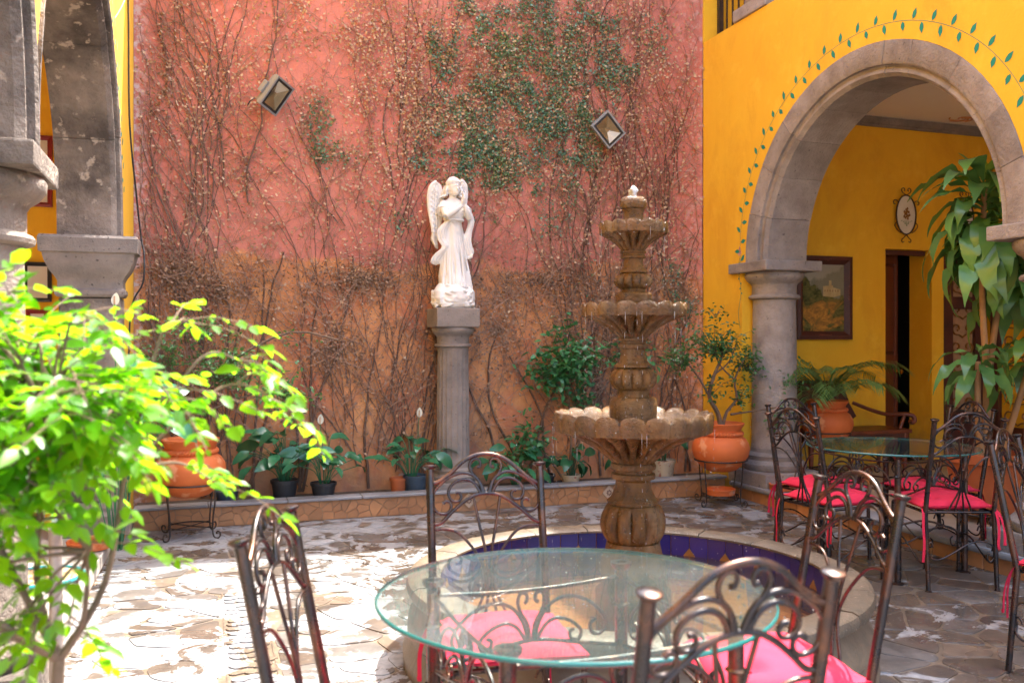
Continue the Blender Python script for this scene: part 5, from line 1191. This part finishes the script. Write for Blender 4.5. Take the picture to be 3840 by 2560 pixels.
m = MB(); m.cur = 0; yq = -.0215
m.poly([(5.93, yq, 1.86), (6.05, yq, 1.85), (6.05, yq, 1.97), (5.93, yq, 1.96)]); m.poly([(6.0, yq - .001, 1.95), (6.03, yq - .001, 1.95), (6.03, yq - .001, 2.02), (6.0, yq - .001, 2.02)]); m.poly([(6.052, yq, 1.85), (6.14, yq, 1.87), (6.14, yq, 1.93), (6.052, yq, 1.95)])
m.build('painted_house', 'house_paint', pt_, fix=False); m = MB()
for k in range(6): m.poly([(5.945 + k * .032, yq - .0015, 1.905), (5.955 + k * .032, yq - .0015, 1.905), (5.955 + k * .032, yq - .0015, 1.925), (5.945 + k * .032, yq - .0015, 1.925)])
m.build('painted_windows', 'gold_tile', pt_, fix=False)
# carved corner ornaments of the frame
m = MB(); rr = random.Random(2)
for (a, b) in ((5.64, 1.9), (6.23, 1.9), (5.93, 2.225), (5.93, 1.46)):
    for k in range(9):
        v = (k - 4) * .018; m.ball((a + (v if a == 5.93 else rr.uniform(-.008, .008)), -.052, b + (0 if a == 5.93 else v) + rr.uniform(-.006, .006)), .011, 7, 5, (1, .5, 1))
m.build('carving', 'wood_red', pt_, smooth=180)
def plate(label, cx, cz):
    t = thing('wall_plate', label, 'plate', (cx, WY - .03, cz), 0, 'oval painted plates in iron scroll frames')
    m = MB(); m.lathe([(0, -.008), (.09, -.006), (.12, .0), (.125, .004), (.12, .007), (0, .003)], 40); 
    m.v = [(x, z, y * 1.62) for x, y, z in m.v]; m.build('dish', 'paper', t, smooth=50)
    m = MB()
    for k in range(14): a = k * 2.4; q = .012 * sqrt(k) * .9; m.poly([(q * cos(a) + .012 * cos(b), -.0105, .01 + 1.6 * q * sin(a) + .016 * sin(b)) for b in [2 * pi * i / 7 for i in range(7)]]) 
    m.build('painted_bouquet', 'gold_tile', t, fix=False); m = MB()
    for k in range(7): x = -.06 + .02 * k; m.poly([(x - .008, -.0102, -.12 + abs(x)), (x + .008, -.0102, -.12 + abs(x)), (x + .004 * (k - 3), -.0102, -.05 - abs(x) * .4)])
    m.build('painted_leaves', 'ivy_leaf', t, fix=False)
    MB().tube([(.128 * cos(a), -.004, .205 * sin(a)) for a in [2 * pi * i / 48 for i in range(48)]], .0075, 6, closed=True).build('iron_hoop', 'iron', t, smooth=60)
    for s in (-1, 1):
        for pts in (((.0, .205), (.05, .235), (.06, .265), (.035, .28), (.02, .262), (.03, .245)), ((.10, .13), (.14, .15), (.165, .135), (.16, .11), (.14, .11)), ((.0, -.205), (.03, -.24), (.06, -.265), (.05, -.29), (.03, -.28)), ((.12, -.08), (.15, -.11), (.12, -.16), (.07, -.19))):
            MB().tube([(s * a, -.004, b) for a, b in pts], .005, 6, sm=4).build('scroll', 'iron', t, smooth=60)
    return t
plate('oval painted plate in an iron scroll frame above the open door', 6.97, 2.73); plate('oval painted plate half hidden by the broad leaves', 7.75, 2.73)
# open door
d1 = thing('wooden_door', 'dark red panelled door standing ajar with a brass knob', 'door', (6.735, WY + .10, .14), R(32))
dw = .60; MB().box(0, -.02, .01, .09, .02, 2.225).build('stile', 'wood_red', d1, bevel=.004); MB().box(dw - .09, -.02, .01, dw, .02, 2.225).build('stile', 'wood_red', d1, bevel=.004)
for z0, z1 in ((.01, .2), (1.0, 1.12), (2.1, 2.224)): MB().box(.091, -.018, z0, dw - .091, .018, z1).build('rail', 'wood_red', d1, bevel=.003)
for z0, z1 in ((.201, .999), (1.121, 2.099)):
    MB().box(.092, -.008, z0, dw - .092, .008, z1).build('panel', 'wood_dark', d1)
    MB().box(.125, -.016, z0 + .035, dw - .125, -.009, z1 - .035).build('raised_field', 'wood_red', d1, bevel=.006)
kn = MB().lathe([(.024, 0), (.024, .006), (.010, .010), (.010, .03), (.026, .042), (.028, .055), (.018, .064), (0, .066)], 20).build('knob', 'brass', d1, (dw - .05, -.0205, .93), smooth=50); kn.rotation_euler = (R(90), 0, 0)
for nm, lab, x0, x1 in (('door_frame', 'thin dark frame inside the recessed doorway of the open door', 6.73, 7.34),):
    t = thing(nm, lab, 'door frame', (0, WY + .09, .13)); MB().box(x0 + .001, .0, 0, x0 + .03, .06, 2.238).build('jamb', 'wood_dark', t); MB().box(x0 + .031, .0, 2.19, x1 - .001, .06, 2.238).build('head', 'wood_dark', t)
d2 = thing('grille_door', 'dark wooden door with golden scroll grille behind the broad leaves', 'door', (7.502, WY + .06, .135))
for a, b in ((.0, .16), (.47, .635)): MB().box(a, -.03, .0, b, .03, 2.232).build('stile', 'wood_dark', d2, bevel=.004)
for a, b in ((0, .5), (1.62, 1.75), (2.1, 2.23)): MB().box(.161, -.028, a, .469, .028, b).build('rail', 'wood_dark', d2, bevel=.004)
for a, b in ((.501, 1.619), (1.751, 2.099)): MB().box(.161, .012, a, .469, .02, b).build('panel', 'tan_grout', d2)  # amber panels stand in for the golden backlight behind the grille
for zc in [.6 + .2 * k for k in range(6)] + [1.86, 2.0]:
    for s in (-1, 1): MB().tube([(.315 + s * u, -.006, zc + v) for u, v in ((.0, -.09), (.05, -.06), (.11, -.05), (.14, .0), (.11, .045), (.06, .04), (.05, .0), (.075, -.012))], .009, 6, sm=4).build('scroll', 'gold_tile', d2, smooth=60)
gs = thing('scroll_screen', 'golden iron scroll screen on the side wall behind the broad leaves', 'screen', (CX1 - .03, 0, .14))
for y0, y1 in ((7.44, 7.55), (6.9, 7.0), (6.35, 6.45), (5.8, 5.9)): MB().box(-.03, y0, 0, .02, y1, 1.75).build('post', 'wood_dark', gs, bevel=.004)
for a, b in ((0, .35), (1.65, 1.75)): MB().box(-.025, 5.901, a, .015, 7.439, b).build('rail', 'wood_dark', gs)
sc_ = MB()
for s in (-1, 1): sc_.tube([(0, s * u, v) for u, v in ((.0, -.09), (.05, -.06), (.13, -.05), (.16, .0), (.13, .05), (.07, .04), (.06, .0), (.09, -.012))], .009, 5, sm=3)
scm = sc_.mesh('scroll', 'gold_tile', smooth=60)
for yc in (6.12, 6.67, 7.22):
    for k in range(6): link('scroll', scm, gs, (-.005, yc, .46 + .2 * k))
# bench
bn = thing('wooden_bench', 'dark red wooden bench with curled arm behind the palm urn', 'bench', (5.98, 7.30, .14))
MB().box(-.62, -.24, .36, .60, .20, .40).build('seat', 'wood_red', bn, bevel=.008); MB().box(-.6, -.22, .30, .58, .18, .358).build('apron', 'wood_dark', bn)
m = MB(); m.prism([(-.6, .2, .45), (.22, .2, .45), (.30, .2, .50), (.22, .2, .62), (.12, .2, .86), (-.6, .2, .88)], (0, .03, 0)); m.build('backrest', 'wood_dark', bn, bevel=.005)
MB().tube([(.24, .19, .64), (.36, .05, .57), (.45, -.08, .535), (.54, -.2, .545), (.60, -.24, .53), (.615, -.25, .49), (.585, -.25, .465), (.56, -.25, .485)], [.018, .02, .022, .025, .02], 10, sm=4).build('arm', 'wood_red', bn, smooth=60)
MB().tube([(.5, -.18, .40), (.52, -.19, .47), (.54, -.2, .54)], .018, 8).build('arm_support', 'wood_red', bn, smooth=60)
for x in (-.56, .54):
    for y in (-.2, .16): MB().tube([(x, y, 0), (x * 1.0, y, .15), (x, y, .36)], [.018, .024, .03], 8).build('leg', 'wood_red', bn, smooth=60)
ov = thing('wall_socket', 'small yellow-painted cover plate on the end wall above the bench', 'socket', (6.03, WY - .012, .98)); MB().box(-.045, 0, -.07, .045, .01, .07).build('cover', 'yellow', ov, bevel=.003); MB().box(-.015, -.004, -.025, .015, .0, .025).build('outlet', 'cream', ov)

# ------------------------------------------------------------------ things along the left gallery
framed('picture_frame', 'red-framed white notice high on the end wall behind the column', 'picture', -1.235, -1.10, 2.42, 2.96, .035, 'redframe', 'paper', d=.025)
framed('picture_frame', 'black-framed certificate lower on the gallery end wall', 'picture', -1.30, -1.105, 1.70, 2.0, .03, 'lamp_rim', 'paper', d=.025)
framed('picture_frame', 'small red-framed sign at the bottom of the gallery end wall', 'picture', -1.28, -1.13, 1.30, 1.64, .03, 'redframe', 'paper', d=.025)
sp = thing('standpipe', 'rusty upright water pipe with a chrome cap at the gallery kerb', 'pipe', (-.475, 3.33, 0))
MB().tube([(0, 0, 0), (.004, 0, .4), (0, 0, .78)], .021, 12).build('pipe', 'pipe', sp, smooth=60)
MB().lathe([(.026, .775), (.036, .785), (.036, .80), (.03, .845), (.02, .865), (.008, .872), (.007, .885), (0, .888)], 20).build('cap', 'chrome', sp, smooth=40)
MB().lathe([(.05, 0), (.05, .008), (.022, .02)], 18).build('flange', 'pipe', sp, smooth=40)
tr = thing('wicker_tray', 'round tan wicker tray with a teal rim lying on the gallery floor', 'tray', (-.85, 5.42, .106))
MB().lathe([(.20, .002), (.215, .02), (0, .024)], 48).build('weave', 'wicker', tr, smooth=40); MB().tube([(.218 * cos(a), .218 * sin(a), .02) for a in [2 * pi * i / 48 for i in range(48)]], .012, 6, closed=True).build('rim', 'teal', tr, smooth=60)
cb = MB().tube([(LX + .035, 6.30, 4.4), (LX + .05, 6.40, 3.6), (LX + .05, 6.5, 2.9), (LX + .08, 6.62, 2.45), (LX + .11, 6.7, 2.12), (LX + .135, 6.6, 2.0), (LX + .13, 6.57, 1.8), (LX + .05, 6.62, 1.6), (LX + .03, 6.7, 1.0), (LX + .03, 6.72, .2)], .006, 6, sm=6).build('hanging_cable', 'black', smooth=60)
tag(cb, 'thin black cable hanging down the yellow strip past the pier capital', 'cable')
wr_ = MB().tube([(LX - .16, 6.2, 3.42), (LX - .1, 6.2, 3.40), (LX - .04, 6.3, 3.46), (LX + .03, 6.35, 3.62), (LX + .05, 6.4, 3.8)], .004, 5, sm=4); 
for k in range(4): wr_.tube([(LX - .16, 6.2, 3.42), (LX - .16 + .05 * cos(k * 1.6), 6.18, 3.42 + .035 * sin(k * 1.6 + .5))], .003, 4)
tag(wr_.build('wire_end', 'white', smooth=60), 'loose pale wire with a frayed knot under the dark stone arch', 'wire')
